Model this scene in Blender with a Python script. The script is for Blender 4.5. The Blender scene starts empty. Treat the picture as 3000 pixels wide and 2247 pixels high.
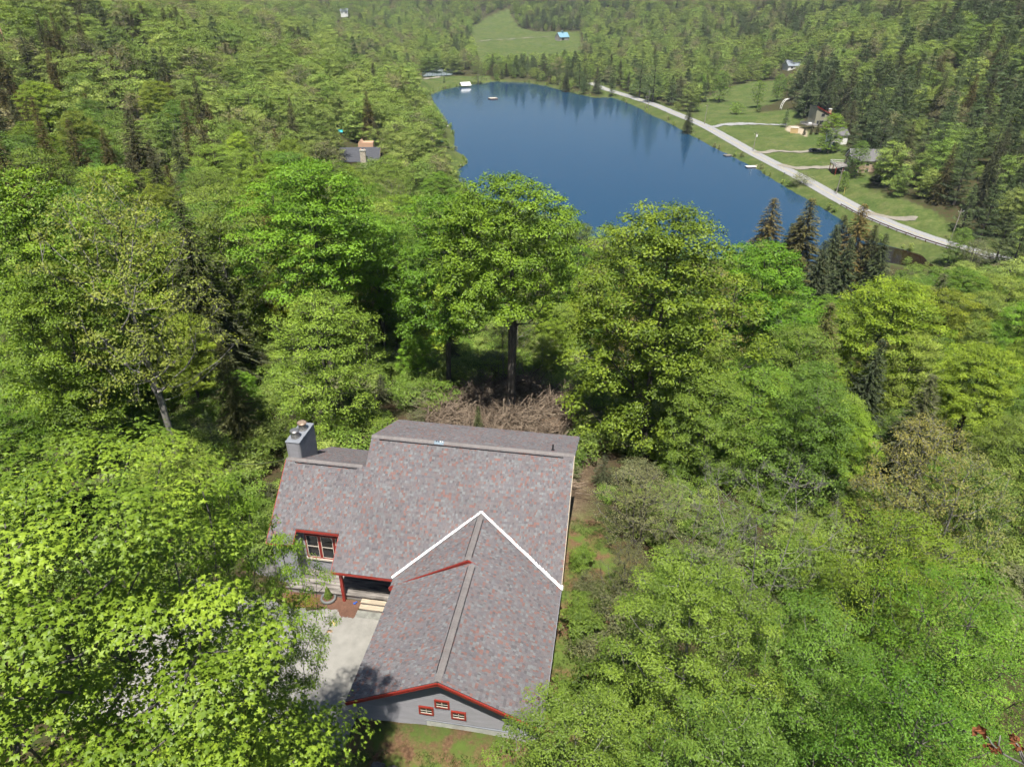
import bpy, math, random
import numpy as np
from mathutils import Vector, Matrix

# ------------------------------------------------------------------ camera, light, exposure
C = bpy.context.scene.collection
S = bpy.context.scene
CAM_H = 70.0                                   # camera height above the lake, metres
PITCH, ROLL, FPX = math.radians(29.55), 0.0063, 2070.0
cam_d = bpy.data.cameras.new('camera'); cam = bpy.data.objects.new('camera', cam_d); C.objects.link(cam)
cam_d.sensor_width = 36.0; cam_d.sensor_fit = 'HORIZONTAL'; cam_d.lens = 36.0*FPX/3000.0
cam_d.clip_start = 0.1; cam_d.clip_end = 12000.0
cam.matrix_world = Matrix.Translation((0, 0, CAM_H)) @ Matrix.Rotation(math.pi/2-PITCH, 4, 'X') @ Matrix.Rotation(ROLL, 4, 'Z')
S.camera = cam

SUN_EL, SUN_AZ = math.radians(66.0), math.radians(175.0)
W = bpy.data.worlds.new('World'); S.world = W; W.use_nodes = True
wn = W.node_tree; wn.nodes.clear()
sky = wn.nodes.new('ShaderNodeTexSky'); sky.sky_type = 'NISHITA'; sky.sun_disc = False
sky.sun_elevation = SUN_EL; sky.sun_rotation = SUN_AZ; sky.altitude = 400; sky.air_density = 1.0; sky.dust_density = 0.6; sky.ozone_density = 1.6
bg = wn.nodes.new('ShaderNodeBackground'); bg.inputs[1].default_value = 0.05
wo = wn.nodes.new('ShaderNodeOutputWorld'); wn.links.new(sky.outputs[0], bg.inputs[0]); wn.links.new(bg.outputs[0], wo.inputs[0])
sd = bpy.data.lights.new('sun', 'SUN'); sd.energy = 5.0; sd.angle = math.radians(0.53); sd.color = (1.0, 0.955, 0.88)
sun = bpy.data.objects.new('sun', sd); C.objects.link(sun)
sdir = Vector((math.cos(SUN_EL)*math.sin(SUN_AZ), -math.cos(SUN_EL)*math.cos(SUN_AZ)*1.0, -math.sin(SUN_EL)))
sun.rotation_euler = sdir.to_track_quat('-Z', 'Y').to_euler(); sun.location = (0, -40, 150)
S.view_settings.view_transform = 'Standard'; S.view_settings.look = 'None'
S.view_settings.exposure = 0.83; S.view_settings.gamma = 1.0; S.view_settings.use_curve_mapping = False
S.render.engine = 'CYCLES'
cy = S.cycles
cy.use_denoising = True; cy.max_bounces = 4; cy.diffuse_bounces = 2; cy.glossy_bounces = 2; cy.transmission_bounces = 2
cy.use_adaptive_sampling = True; cy.adaptive_threshold = 0.05; cy.adaptive_min_samples = 20; cy.use_light_tree = False; cy.transparent_max_bounces = 4; cy.volume_bounces = 0; cy.caustics_reflective = False; cy.caustics_refractive = False

# ------------------------------------------------------------------ projection helpers (where things of the photo stand)
cT, sT = math.cos(PITCH), math.sin(PITCH)
def ray(u, v):
    a, b = u-1500.0, v-1123.5
    uu = a*math.cos(ROLL)+b*math.sin(ROLL); ww = -a*math.sin(ROLL)+b*math.cos(ROLL)
    X, up = uu/FPX, -ww/FPX
    return np.array([X, cT+up*sT, -sT+up*cT])
def project(P):
    P = np.asarray(P, float).reshape(-1, 3); Z = P[:, 2]-CAM_H
    d = np.maximum(P[:, 1]*cT-Z*sT, 0.01); up = P[:, 1]*sT+Z*cT
    u = FPX*P[:, 0]/d; w = -FPX*up/d
    return np.stack([1500+u*math.cos(ROLL)-w*math.sin(ROLL), 1123.5+u*math.sin(ROLL)+w*math.cos(ROLL)], 1)
def on_z(u, v, z):
    r = ray(u, v); t = (z-CAM_H)/r[2]; p = r*t; return np.array([p[0], p[1], z])
def at_y(u, v, y):
    r = ray(u, v); t = y/r[1]; return r*t+np.array([0, 0, CAM_H])

rng = np.random.default_rng(7)
def in_poly(P, poly):
    P = np.asarray(P, float); x, y = P[:, 0], P[:, 1]; r = np.zeros(len(P), bool); n = len(poly); j = n-1
    for i in range(n):
        xi, yi = poly[i]; xj, yj = poly[j]
        c = (yi > y) != (yj > y)
        with np.errstate(divide='ignore', invalid='ignore'):
            r ^= c & (x < (xj-xi)*(y-yi)/(yj-yi+1e-12)+xi)
        j = i
    return r
def seg_dist(P, poly, closed=True):
    P = np.asarray(P, float)[:, :2]; best = np.full(len(P), 1e9); n = len(poly)
    for i in range(n if closed else n-1):
        a = np.array(poly[i][:2], float); b = np.array(poly[(i+1) % n][:2], float); ab = b-a
        t = np.clip(((P-a)@ab)/(ab@ab+1e-9), 0, 1)
        best = np.minimum(best, np.hypot(*(P-a-t[:, None]*ab).T))
    return best
def smooth(a, b, x):
    t = np.clip((x-a)/(b-a), 0, 1); return t*t*(3-2*t)

# ------------------------------------------------------------------ mesh helpers
def mesh_from(name, V, groups, mats, smooth_shade=False):
    """groups: list of (faces MxK int array, material index, tint M array or None, colour Mx3 or None)"""
    me = bpy.data.meshes.new(name); V = np.asarray(V, np.float32)
    groups = [g for g in groups if len(g[0])]
    nf = sum(len(g[0]) for g in groups); nl = sum(g[0].size for g in groups)
    me.vertices.add(len(V)); me.vertices.foreach_set('co', V.ravel())
    me.loops.add(nl); me.polygons.add(nf)
    me.loops.foreach_set('vertex_index', np.concatenate([g[0].ravel() for g in groups]).astype(np.int32))
    tot = np.concatenate([np.full(len(g[0]), g[0].shape[1]) for g in groups])
    st = np.concatenate([[0], np.cumsum(tot)[:-1]])
    me.polygons.foreach_set('loop_start', st.astype(np.int32))
    me.polygons.foreach_set('material_index', np.concatenate([np.full(len(g[0]), g[1]) for g in groups]).astype(np.int32))
    if smooth_shade is False: me.polygons.foreach_set('use_smooth', np.zeros(nf, bool))
    else:
        sm = np.concatenate([np.full(len(g[0]), bool(g[1] in smooth_shade) if isinstance(smooth_shade, (tuple, list)) else True) for g in groups])
        me.polygons.foreach_set('use_smooth', sm)
    if any(len(g) > 2 and g[2] is not None for g in groups):
        at = me.attributes.new('tint', 'FLOAT', 'FACE')
        at.data.foreach_set('value', np.concatenate([np.asarray(g[2], np.float32) if len(g) > 2 and g[2] is not None else np.zeros(len(g[0]), np.float32) for g in groups]).astype(np.float32))
    if any(len(g) > 3 and g[3] is not None for g in groups):
        at = me.attributes.new('col', 'FLOAT_COLOR', 'FACE')
        cc = np.concatenate([np.asarray(g[3], np.float32) for g in groups]); cc = np.concatenate([cc, np.ones((len(cc), 1), np.float32)], 1)
        at.data.foreach_set('color', cc.ravel().astype(np.float32))
    for m in mats: me.materials.append(m)
    me.update(); me.validate()
    return me

class MB:
    def __init__(s): s.v = []; s.f = []
    def add(s, vs, fs):
        o = len(s.v); s.v += [tuple(map(float, p)) for p in vs]; s.f += [tuple(i+o for i in q) for q in fs]; return s
    def box(s, a, b):
        (x0, y0, z0), (x1, y1, z1) = a, b
        return s.add([(x0,y0,z0),(x1,y0,z0),(x1,y1,z0),(x0,y1,z0),(x0,y0,z1),(x1,y0,z1),(x1,y1,z1),(x0,y1,z1)],
                     [(0,3,2,1),(4,5,6,7),(0,1,5,4),(1,2,6,5),(2,3,7,6),(3,0,4,7)])
    def beam(s, p, q, w, h, up=(0,0,1)):
        p, q, up = Vector(p), Vector(q), Vector(up); d = (q-p).normalized(); sd_ = d.cross(up).normalized(); u2 = sd_.cross(d).normalized()
        a, b = sd_*(w/2), u2*(h/2)
        return s.add([p-a-b,p+a-b,p+a+b,p-a+b,q-a-b,q+a-b,q+a+b,q-a+b], [(0,3,2,1),(4,5,6,7),(0,1,5,4),(1,2,6,5),(2,3,7,6),(3,0,4,7)])
    def prism(s, poly, off):
        n = len(poly); off = np.array(off, float); top = [np.array(p, float) for p in poly]
        return s.add(top+[p+off for p in top], [tuple(range(n)), tuple(range(2*n-1, n-1, -1))]+[(i, i+n, (i+1) % n+n, (i+1) % n) for i in range(n)])
    def tube(s, pts, rad, n=8, caps=True):
        pts = [Vector(p) for p in pts]
        if not hasattr(rad, '__len__'): rad = [rad]*len(pts)
        rings = []
        for i, p in enumerate(pts):
            d = (pts[min(i+1, len(pts)-1)]-pts[max(i-1, 0)]).normalized()
            a = d.cross(Vector((0.13, 0.31, 0.94)) if abs(d.z) < 0.9 else Vector((1, 0.1, 0))).normalized(); b = d.cross(a)
            rings += [p+(a*math.cos(2*math.pi*k/n)+b*math.sin(2*math.pi*k/n))*rad[i] for k in range(n)]
        fs = [(i*n+k, i*n+(k+1) % n, (i+1)*n+(k+1) % n, (i+1)*n+k) for i in range(len(pts)-1) for k in range(n)]
        if caps: fs += [tuple(range(n-1, -1, -1)), tuple((len(pts)-1)*n+k for k in range(n))]
        return s.add(rings, fs)
    def lathe(s, prof, c, n=20):
        vs = []; m = len(prof)
        for r, z in prof: vs += [(c[0]+r*math.cos(2*math.pi*k/n), c[1]+r*math.sin(2*math.pi*k/n), c[2]+z) for k in range(n)]
        fs = [(i*n+k, i*n+(k+1) % n, (i+1)*n+(k+1) % n, (i+1)*n+k) for i in range(m-1) for k in range(n)]
        fs += [tuple(range(n-1, -1, -1)), tuple((m-1)*n+k for k in range(n))]
        return s.add(vs, fs)
    def build(s, name, mat, parent=None, bevel=0.0, smooth_=False):
        me = bpy.data.meshes.new(name); me.from_pydata(s.v, [], s.f); me.materials.append(mat); me.update()
        if smooth_: me.polygons.foreach_set('use_smooth', [True]*len(me.polygons))
        o = bpy.data.objects.new(name, me); C.objects.link(o)
        if parent is not None: o.parent = parent
        if bevel:
            b = o.modifiers.new('bevel', 'BEVEL'); b.width = bevel; b.segments = 1; b.limit_method = 'ANGLE'
        return o
def link(name, me, parent=None, loc=(0,0,0), rz=0.0, sc=1.0, color=None):
    o = bpy.data.objects.new(name, me); C.objects.link(o); o.location = loc; o.rotation_euler = (0, 0, rz)
    o.scale = (sc, sc, sc) if not hasattr(sc, '__len__') else sc
    if parent is not None: o.parent = parent
    if color is not None: o.color = (*color, 1.0)
    return o
def tag(o, label=None, cat=None, group=None, kind=None):
    if label: o['label'] = label
    if cat: o['category'] = cat
    if group: o['group'] = group
    if kind: o['kind'] = kind
    return o
def thing(name, label, cat, loc=(0,0,0), rz=0.0, group=None):
    o = bpy.data.objects.new(name, None); C.objects.link(o); o.empty_display_size = 0.2
    o.location = loc; o.rotation_euler = (0, 0, rz); return tag(o, label, cat, group)
# ------------------------------------------------------------------ materials
class N:
    def __init__(s, name):
        s.m = bpy.data.materials.new(name); s.m.use_nodes = True; s.t = s.m.node_tree; s.t.nodes.clear()
        s.out = s.t.nodes.new('ShaderNodeOutputMaterial')
    def n(s, typ, **kw):
        x = s.t.nodes.new('ShaderNode'+typ)
        for k, v in kw.items():
            if k.startswith('i_'): s.set(x, k[2:], v)
            else: setattr(x, k, v)
        return x
    def set(s, x, key, v):
        key = int(key) if key.isdigit() else key.replace('_', ' ')
        inp = x.inputs[key]
        if isinstance(v, bpy.types.NodeSocket): s.t.links.new(v, inp)
        else: inp.default_value = (*v, 1.0) if hasattr(v, '__len__') and len(v) == 3 and inp.type == 'RGBA' else v
    def coord(s, kind='Object', scale=(1,1,1)):
        tc = s.n('TexCoord'); mp = s.n('Mapping'); s.t.links.new(tc.outputs[kind], mp.inputs[0]); mp.inputs['Scale'].default_value = scale; return mp.outputs[0]
    def noise(s, vec, scale, detail=4.0, rough=0.6):
        x = s.n('TexNoise'); s.t.links.new(vec, x.inputs['Vector']); x.inputs['Scale'].default_value = scale; x.inputs['Detail'].default_value = detail; x.inputs['Roughness'].default_value = rough; return x.outputs[0]
    def ramp(s, fac, stops):
        r = s.n('ValToRGB'); s.t.links.new(fac, r.inputs[0]); e = r.color_ramp.elements
        while len(e) < len(stops): e.new(0.5)
        for k, (p, c) in enumerate(stops):
            e[k].position = p; e[k].color = (*c, 1.0) if hasattr(c, '__len__') else (c, c, c, 1.0)
        return r.outputs[0]
    def mix(s, fac, a, b, mode='MIX'):
        x = s.n('Mix', data_type='RGBA', blend_type=mode)
        for k, v in ((0, fac), (6, a), (7, b)):
            if isinstance(v, bpy.types.NodeSocket): s.t.links.new(v, x.inputs[k])
            else: x.inputs[k].default_value = (*v, 1.0) if hasattr(v, '__len__') else v
        return x.outputs[2]
    def math(s, op, a, b=0.0, c=0.0):
        x = s.n('Math', operation=op)
        for k, v in ((0, a), (1, b), (2, c)):
            if isinstance(v, bpy.types.NodeSocket): s.t.links.new(v, x.inputs[k])
            else: x.inputs[k].default_value = v
        return x.outputs[0]
    def attr(s, name, out=2):
        x = s.n('Attribute'); x.attribute_name = name; return x.outputs[out]
    def bsdf(s, col, rough=0.6, spec=0.3, metal=0.0, bump=None, bstr=0.3, bdist=0.02, **kw):
        b = s.n('BsdfPrincipled'); s.set(b, 'Base_Color', col); s.set(b, 'Roughness', rough); b.inputs['Specular IOR Level'].default_value = spec
        s.set(b, 'Metallic', metal)
        for k, v in kw.items(): s.set(b, k, v)
        if bump is not None:
            bp = s.n('Bump'); s.t.links.new(bump, bp.inputs['Height']); bp.inputs['Strength'].default_value = bstr; bp.inputs['Distance'].default_value = bdist
            s.t.links.new(bp.outputs[0], b.inputs['Normal'])
        return b.outputs[0]
    def done(s, sh): s.t.links.new(sh, s.out.inputs[0]); return s.m

def simple(name, col, rough=0.6, spec=0.3, metal=0.0, vary=0.15, scale=3.0, bump=0.0, stretch=(1,1,1), bdist=0.01):
    k = N(name); v = k.coord('Object', stretch); nz = k.noise(v, scale, 6.0)
    c = k.mix(1.0, col, k.ramp(nz, [(0.25, 1-vary*1.6), (0.75, 1+vary*0.6)]), 'MULTIPLY')
    return k.done(k.bsdf(c, rough, spec, metal, bump=nz if bump else None, bstr=bump, bdist=bdist))

def leaf_mat(name, base, warm, trans=0.35, spread=0.22, rough=0.5):
    """leaves: base colour, pulled towards `warm` by tree and by leaf; Object Info colour tells trees apart"""
    k = N(name); oi = k.n('ObjectInfo'); ti = k.attr('tint')
    f = k.math('ADD', k.math('MULTIPLY', oi.outputs['Random'], 0.55), k.math('MULTIPLY', ti, 0.45))
    c = k.mix(f, base, warm)
    val = k.math('ADD', 1.0-spread, k.math('MULTIPLY', ti, 2*spread))
    r2 = k.math('FRACT', k.math('MULTIPLY', oi.outputs['Random'], 17.31)); val = k.math('MULTIPLY', val, k.math('MULTIPLY_ADD', r2, 0.46, 0.78))
    c = k.mix(1.0, c, oi.outputs['Color'], 'MULTIPLY')
    hsv = k.n('HueSaturation'); k.set(hsv, 'Color', c); k.set(hsv, 'Value', val); k.set(hsv, 'Saturation', 1.0)
    d = k.bsdf(hsv.outputs[0], rough, 0.35)
    tr = k.n('BsdfTranslucent'); tcol = k.mix(1.0, hsv.outputs[0], (1.25, 1.15, 0.45), 'MULTIPLY'); k.set(tr, 'Color', tcol)
    mx = k.n('MixShader'); mx.inputs[0].default_value = trans; k.t.links.new(d, mx.inputs[1]); k.t.links.new(tr.outputs[0], mx.inputs[2])
    return k.done(mx.outputs[0])

M = {}
M['leaf_maple'] = leaf_mat('leaf_maple', (0.100, 0.205, 0.012), (0.185, 0.255, 0.022), 0.18, 0.34)
M['leaf_fine'] = leaf_mat('leaf_fine', (0.100, 0.190, 0.020), (0.168, 0.232, 0.036), 0.20, 0.32)
M['leaf_bud'] = leaf_mat('leaf_bud', (0.165, 0.190, 0.040), (0.225, 0.200, 0.055), 0.25)
M['leaf_pale'] = leaf_mat('leaf_pale', (0.150, 0.175, 0.075), (0.215, 0.215, 0.105), 0.30)
M['needle_spruce'] = leaf_mat('needle_spruce', (0.068, 0.090, 0.036), (0.120, 0.106, 0.046), 0.14, 0.3, 0.6)
M['needle_pine'] = leaf_mat('needle_pine', (0.098, 0.155, 0.058), (0.155, 0.195, 0.076), 0.20, 0.3, 0.55)
M['far_leaf'] = leaf_mat('far_leaf', (0.145, 0.250, 0.038), (0.275, 0.325, 0.074), 0.24, 0.28)
M['far_bud'] = leaf_mat('far_bud', (0.165, 0.185, 0.066), (0.240, 0.210, 0.100), 0.22, 0.28)
M['bark'] = simple('bark', (0.13, 0.115, 0.10), 0.9, 0.1, vary=0.5, scale=5.0, bump=0.6, stretch=(1, 1, 0.25), bdist=0.03)
M['bark_pale'] = simple('bark_pale', (0.26, 0.245, 0.22), 0.85, 0.15, vary=0.45, scale=3.0, bump=0.4, stretch=(1, 1, 0.7), bdist=0.02)
M['bark_grey'] = simple('bark_grey', (0.14, 0.128, 0.112), 0.9, 0.1, vary=0.4, scale=4.0, bump=0.4)
M['bark_birch'] = simple('bark_birch', (0.25, 0.235, 0.21), 0.8, 0.15, vary=0.4, scale=3.0)
M['twig'] = simple('twig', (0.22, 0.170, 0.125), 0.9, 0.1, vary=0.5, scale=2.0)
M['dead_leaf'] = simple('dead_leaf', (0.20, 0.075, 0.03), 0.8, 0.2, vary=0.4, scale=20)
M['log'] = simple('log', (0.36, 0.29, 0.21), 0.85, 0.15, vary=0.4, scale=6, bump=0.4)
M['red_trim'] = simple('red_trim', (0.27, 0.032, 0.022), 0.45, 0.4, vary=0.12, scale=4)
M['clapboard'] = simple('clapboard', (0.235, 0.232, 0.245), 0.55, 0.3, vary=0.10, scale=2.5, stretch=(0.4, 1, 2))
M['soffit'] = simple('soffit', (0.10, 0.092, 0.082), 0.8, 0.2)
M['roof_deck'] = simple('roof_deck', (0.09, 0.088, 0.09), 0.9, 0.1)
M['flashing'] = simple('flashing', (0.90, 0.90, 0.89), 0.28, 0.5, vary=0.05, scale=2)
M['metal_grey'] = simple('metal_grey', (0.22, 0.235, 0.26), 0.45, 0.4, vary=0.12)
M['steel'] = simple('steel', (0.52, 0.50, 0.47), 0.34, 0.5, metal=0.85, vary=0.3, scale=6)
M['steel_rust'] = simple('steel_rust', (0.50, 0.36, 0.26), 0.45, 0.5, metal=0.5, vary=0.5, scale=7)
M['black'] = simple('black', (0.02, 0.02, 0.022), 0.5)
M['white'] = simple('white', (0.78, 0.77, 0.74), 0.5, vary=0.06)
M['cream'] = simple('cream', (0.55, 0.49, 0.41), 0.5, vary=0.08)
M['weathered'] = simple('weathered', (0.27, 0.245, 0.22), 0.85, 0.15, vary=0.6, scale=2.2, stretch=(0.35, 2.5, 1), bump=0.3)
M['new_wood'] = simple('new_wood', (0.46, 0.385, 0.285), 0.75, 0.2, vary=0.25, scale=5, stretch=(0.3, 3, 1))
M['concrete'] = simple('concrete', (0.40, 0.40, 0.36), 0.85, 0.15, vary=0.2, scale=3)
M['slab'] = simple('slab', (0.24, 0.24, 0.21), 0.9, 0.1, vary=0.3, scale=3)
M['stone'] = simple('stone', (0.15, 0.145, 0.135), 0.9, 0.15, vary=0.5, scale=2.5, bump=0.8, bdist=0.08)
M['rubber'] = simple('rubber', (0.16, 0.165, 0.16), 0.7)
M['blue_toy'] = simple('blue_toy', (0.02, 0.11, 0.48), 0.4)
def glass(name, tint, rough=0.04):
    k = N(name); return k.done(k.bsdf(tint, rough, 0.7))
M['glass'] = glass('glass', (0.022, 0.024, 0.026))
def shingle():
    k = N('shingle'); v = k.coord('Object'); c = k.attr('col', 0)
    g = k.noise(v, 38.0, 3.0); big = k.noise(v, 0.35, 4.0)
    c = k.mix(1.0, c, k.ramp(g, [(0.2, 0.78), (0.8, 1.16)]), 'MULTIPLY')
    c = k.mix(1.0, c, k.ramp(big, [(0.3, 0.90), (0.75, 1.06)]), 'MULTIPLY')
    return k.done(k.bsdf(c, 0.85, 0.22))
M['shingle'] = shingle()
def ground():
    k = N('ground'); tc = k.n('NewGeometry').outputs['Position']
    n1 = k.noise(tc, 0.9, 6.0, 0.65); n2 = k.noise(tc, 0.06, 5.0); n3 = k.noise(tc, 7.0, 5.0, 0.7)
    floor = k.ramp(n3, [(0.25, (0.024, 0.018, 0.011)), (0.5, (0.062, 0.046, 0.026)), (0.8, (0.125, 0.085, 0.045))])
    floor = k.mix(k.ramp(n1, [(0.42, 0.0), (0.62, 0.8)]), floor, (0.040, 0.066, 0.016))
    n4 = k.noise(tc, 0.16, 5.0, 0.65)
    grass = k.mix(k.ramp(n2, [(0.35, 0.0), (0.65, 1.0)]), (0.075, 0.125, 0.028), (0.112, 0.145, 0.042)); grass = k.mix(k.ramp(n4, [(0.5, 0.0), (0.72, 0.7)]), grass, (0.15, 0.145, 0.06)); grass = k.mix(1.0, grass, k.ramp(n4, [(0.3, 0.75), (0.6, 1.08)]), 'MULTIPLY')
    grass = k.mix(1.0, grass, k.ramp(n3, [(0.25, 0.62), (0.75, 1.15)]), 'MULTIPLY'); grass = k.mix(1.0, grass, k.ramp(n1, [(0.3, 0.78), (0.7, 1.12)]), 'MULTIPLY')
    grass = k.mix(k.ramp(n1, [(0.52, 0.0), (0.74, 0.55)]), grass, (0.19, 0.165, 0.07))
    litter = k.ramp(n3, [(0.2, (0.07, 0.038, 0.022)), (0.5, (0.185, 0.105, 0.06)), (0.8, (0.30, 0.195, 0.115))])
    litter = k.mix(k.ramp(n1, [(0.40, 0.0), (0.56, 0.95)]), litter, (0.092, 0.140, 0.028))
    brush = k.ramp(n3, [(0.25, (0.07, 0.048, 0.032)), (0.5, (0.17, 0.118, 0.080)), (0.8, (0.27, 0.20, 0.14))])
    brush = k.mix(1.0, brush, k.ramp(n1, [(0.35, 0.45), (0.62, 1.15)]), 'MULTIPLY')
    litter = k.mix(1.0, litter, k.ramp(n1, [(0.3, 0.7), (0.65, 1.1)]), 'MULTIPLY')
    sand = k.ramp(n3, [(0.2, (0.30, 0.25, 0.18)), (0.8, (0.44, 0.37, 0.27))])
    c = k.mix(k.attr('grass'), floor, grass); c = k.mix(k.attr('litter'), c, litter); c = k.mix(k.attr('brush'), c, brush); c = k.mix(k.attr('sand'), c, sand)
    return k.done(k.bsdf(c, 0.95, 0.08))
M['ground'] = ground()
def water(name, deep, rough, wave, dist, scale):
    k = N(name); tc = k.n('NewGeometry').outputs['Position']
    mp = k.n('Mapping'); k.t.links.new(tc, mp.inputs[0]); mp.inputs['Scale'].default_value = (scale, scale*1.6, scale)
    w = k.noise(mp.outputs[0], 1.0, 4.0, 0.55)
    patch = k.noise(tc, 0.012, 3.0)
    r = k.math('MULTIPLY_ADD', k.ramp(patch, [(0.35, 0.0), (0.65, 1.0)]), rough*0.6, rough)
    b = k.bsdf(deep, r, 0.5, bump=w, bstr=wave, bdist=dist, IOR=1.333)
    return k.done(b)
M['water'] = water('water', (0.013, 0.050, 0.100), 0.05, 0.30, 0.06, 1.3)
M['creek'] = water('creek', (0.016, 0.010, 0.005), 0.04, 0.2, 0.03, 1.6)
def asphalt(name, a, b, sc=6.0):
    k = N(name); v = k.coord('Object'); n1 = k.noise(v, sc*8, 4.0, 0.7); n2 = k.noise(v, 0.5, 6.0); n3 = k.noise(v, 2.0, 5.0)
    c = k.mix(n2, a, b); c = k.mix(1.0, c, k.ramp(n1, [(0.25, 0.72), (0.8, 1.25)]), 'MULTIPLY')
    c = k.mix(1.0, c, k.ramp(n3, [(0.3, 0.86), (0.7, 1.06)]), 'MULTIPLY')
    return k.done(k.bsdf(c, 0.9, 0.2))
M['road'] = asphalt('road', (0.27, 0.27, 0.275), (0.335, 0.335, 0.335), 1.0)
M['driveway'] = asphalt('driveway', (0.225, 0.218, 0.195), (0.31, 0.298, 0.265))
M['driveway_dark_area'] = asphalt('driveway_dark_area', (0.175, 0.175, 0.165), (0.245, 0.24, 0.22))
M['gravel'] = asphalt('gravel', (0.23, 0.21, 0.17), (0.31, 0.28, 0.23), 2.0)
M['mulch'] = asphalt('mulch', (0.10, 0.05, 0.034), (0.19, 0.105, 0.07), 1.6)
M['yellow'] = simple('yellow', (0.55, 0.45, 0.12), 0.8)
M['rust'] = simple('rust', (0.12, 0.055, 0.035), 0.85, vary=0.4)
M['pole'] = simple('pole', (0.30, 0.265, 0.225), 0.9, vary=0.3)
M['tan_side'] = simple('tan_side', (0.46, 0.335, 0.24), 0.7, vary=0.12)
M['sage_side'] = simple('sage_side', (0.30, 0.29, 0.21), 0.7, vary=0.12)
M['roof_dark'] = simple('roof_dark', (0.075, 0.078, 0.09), 0.85, vary=0.25, scale=2)
M['roof_grey'] = simple('roof_grey', (0.16, 0.155, 0.16), 0.85, vary=0.25, scale=2)
M['roof_slate'] = simple('roof_slate', (0.24, 0.27, 0.31), 0.6, vary=0.15)
M['roof_blue'] = simple('roof_blue', (0.20, 0.36, 0.45), 0.4, vary=0.1)
M['barn_wood'] = simple('barn_wood', (0.36, 0.33, 0.30), 0.85, vary=0.25)
M['osb'] = simple('osb', (0.60, 0.42, 0.20), 0.8, vary=0.15)
M['peach'] = simple('peach', (0.55, 0.34, 0.22), 0.8, vary=0.12)
M['chim_stone'] = simple('chim_stone', (0.52, 0.46, 0.37), 0.9, vary=0.35, scale=2, bump=0.5)
M['court'] = simple('court', (0.17, 0.20, 0.21), 0.9)
M['fence_green'] = simple('fence_green', (0.05, 0.13, 0.11), 0.6)
M['turquoise'] = simple('turquoise', (0.02, 0.42, 0.46), 0.4)
M['car_paint'] = simple('car_paint', (0.012, 0.014, 0.018), 0.2, 0.6, vary=0.05)
M['pot_conifer'] = simple('pot_conifer', (0.10, 0.15, 0.02), 0.8, vary=0.4, scale=14)
M['grass_blade'] = leaf_mat('grass_blade', (0.07, 0.125, 0.022), (0.15, 0.165, 0.05), 0.25, 0.3)
M['ice'] = simple('label_film', (0.20, 0.26, 0.31), 0.25, vary=0.2, scale=9)
# ------------------------------------------------------------------ terrain
AL = math.radians(9.0)
HT = np.array([-3.13, 20.1, CAM_H-26.15])      # house origin: garage ridge at the front gable
E1 = np.array([math.cos(AL), -math.sin(AL)]); E2 = np.array([math.sin(AL), math.cos(AL)])
def hxy(x, y): return HT[:2]+x*E1+y*E2
def hw(x, y, z): p = hxy(x, y); return np.array([p[0], p[1], HT[2]+z])

LAKE = [(-59.4,541.3),(-52.4,567.6),(-36.2,596.7),(-20.2,612.7),(-18.2,619.6),(9.5,614.2),(25.1,593.4),(39,560.5),(56.1,529.3),(70.8,531.6),
        (81,474.1),(89.5,428.3),(93.9,393.7),(99.6,351.7),(105.1,319.8),(108.2,279.5),(111.1,255.2),(112.5,236.3),(108,222),(114,214),(122,203),(120,190),(111,194),
        (104,200),(94,186),(84,181),(74,183),(62,184),(40,190),(14,206),(-4,230),(-13,262),(-20,283.2),(-25.4,303),(-20.3,320.3),(-21.4,333.6),(-28.6,350.2),(-30,378.3),
        (-35.3,414.9),(-44.2,449.5),(-52.3,490)]
POOL = [(74,171),(79,176.5),(86,176),(90,170),(84,165),(76,166)]
ROAD = [(60,600),(67.1,565),(73.2,546.4),(89.8,495.7),(98.5,452),(105.7,414.3),(109.3,376),(111.9,341.5),(115.0,314),(117.6,290.6),(119.9,259),(122.4,235.3),(128,213.5),(137.5,195.9),(152,178),(175,160),(210,140),(260,120)]
def spline(pts, n):
    P = np.array(pts, float); P = np.vstack([2*P[0]-P[1], P, 2*P[-1]-P[-2]]); out = []
    for i in range(1, len(P)-2):
        for t in np.linspace(0, 1, n, endpoint=False):
            a, b, c, d = P[i-1:i+3]; out.append(0.5*((2*b)+(-a+c)*t+(2*a-5*b+4*c-d)*t*t+(-a+3*b-3*c+d)*t**3))
    out.append(P[-2]); return np.array(out)
ROADL = spline(ROAD, 6)

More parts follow.
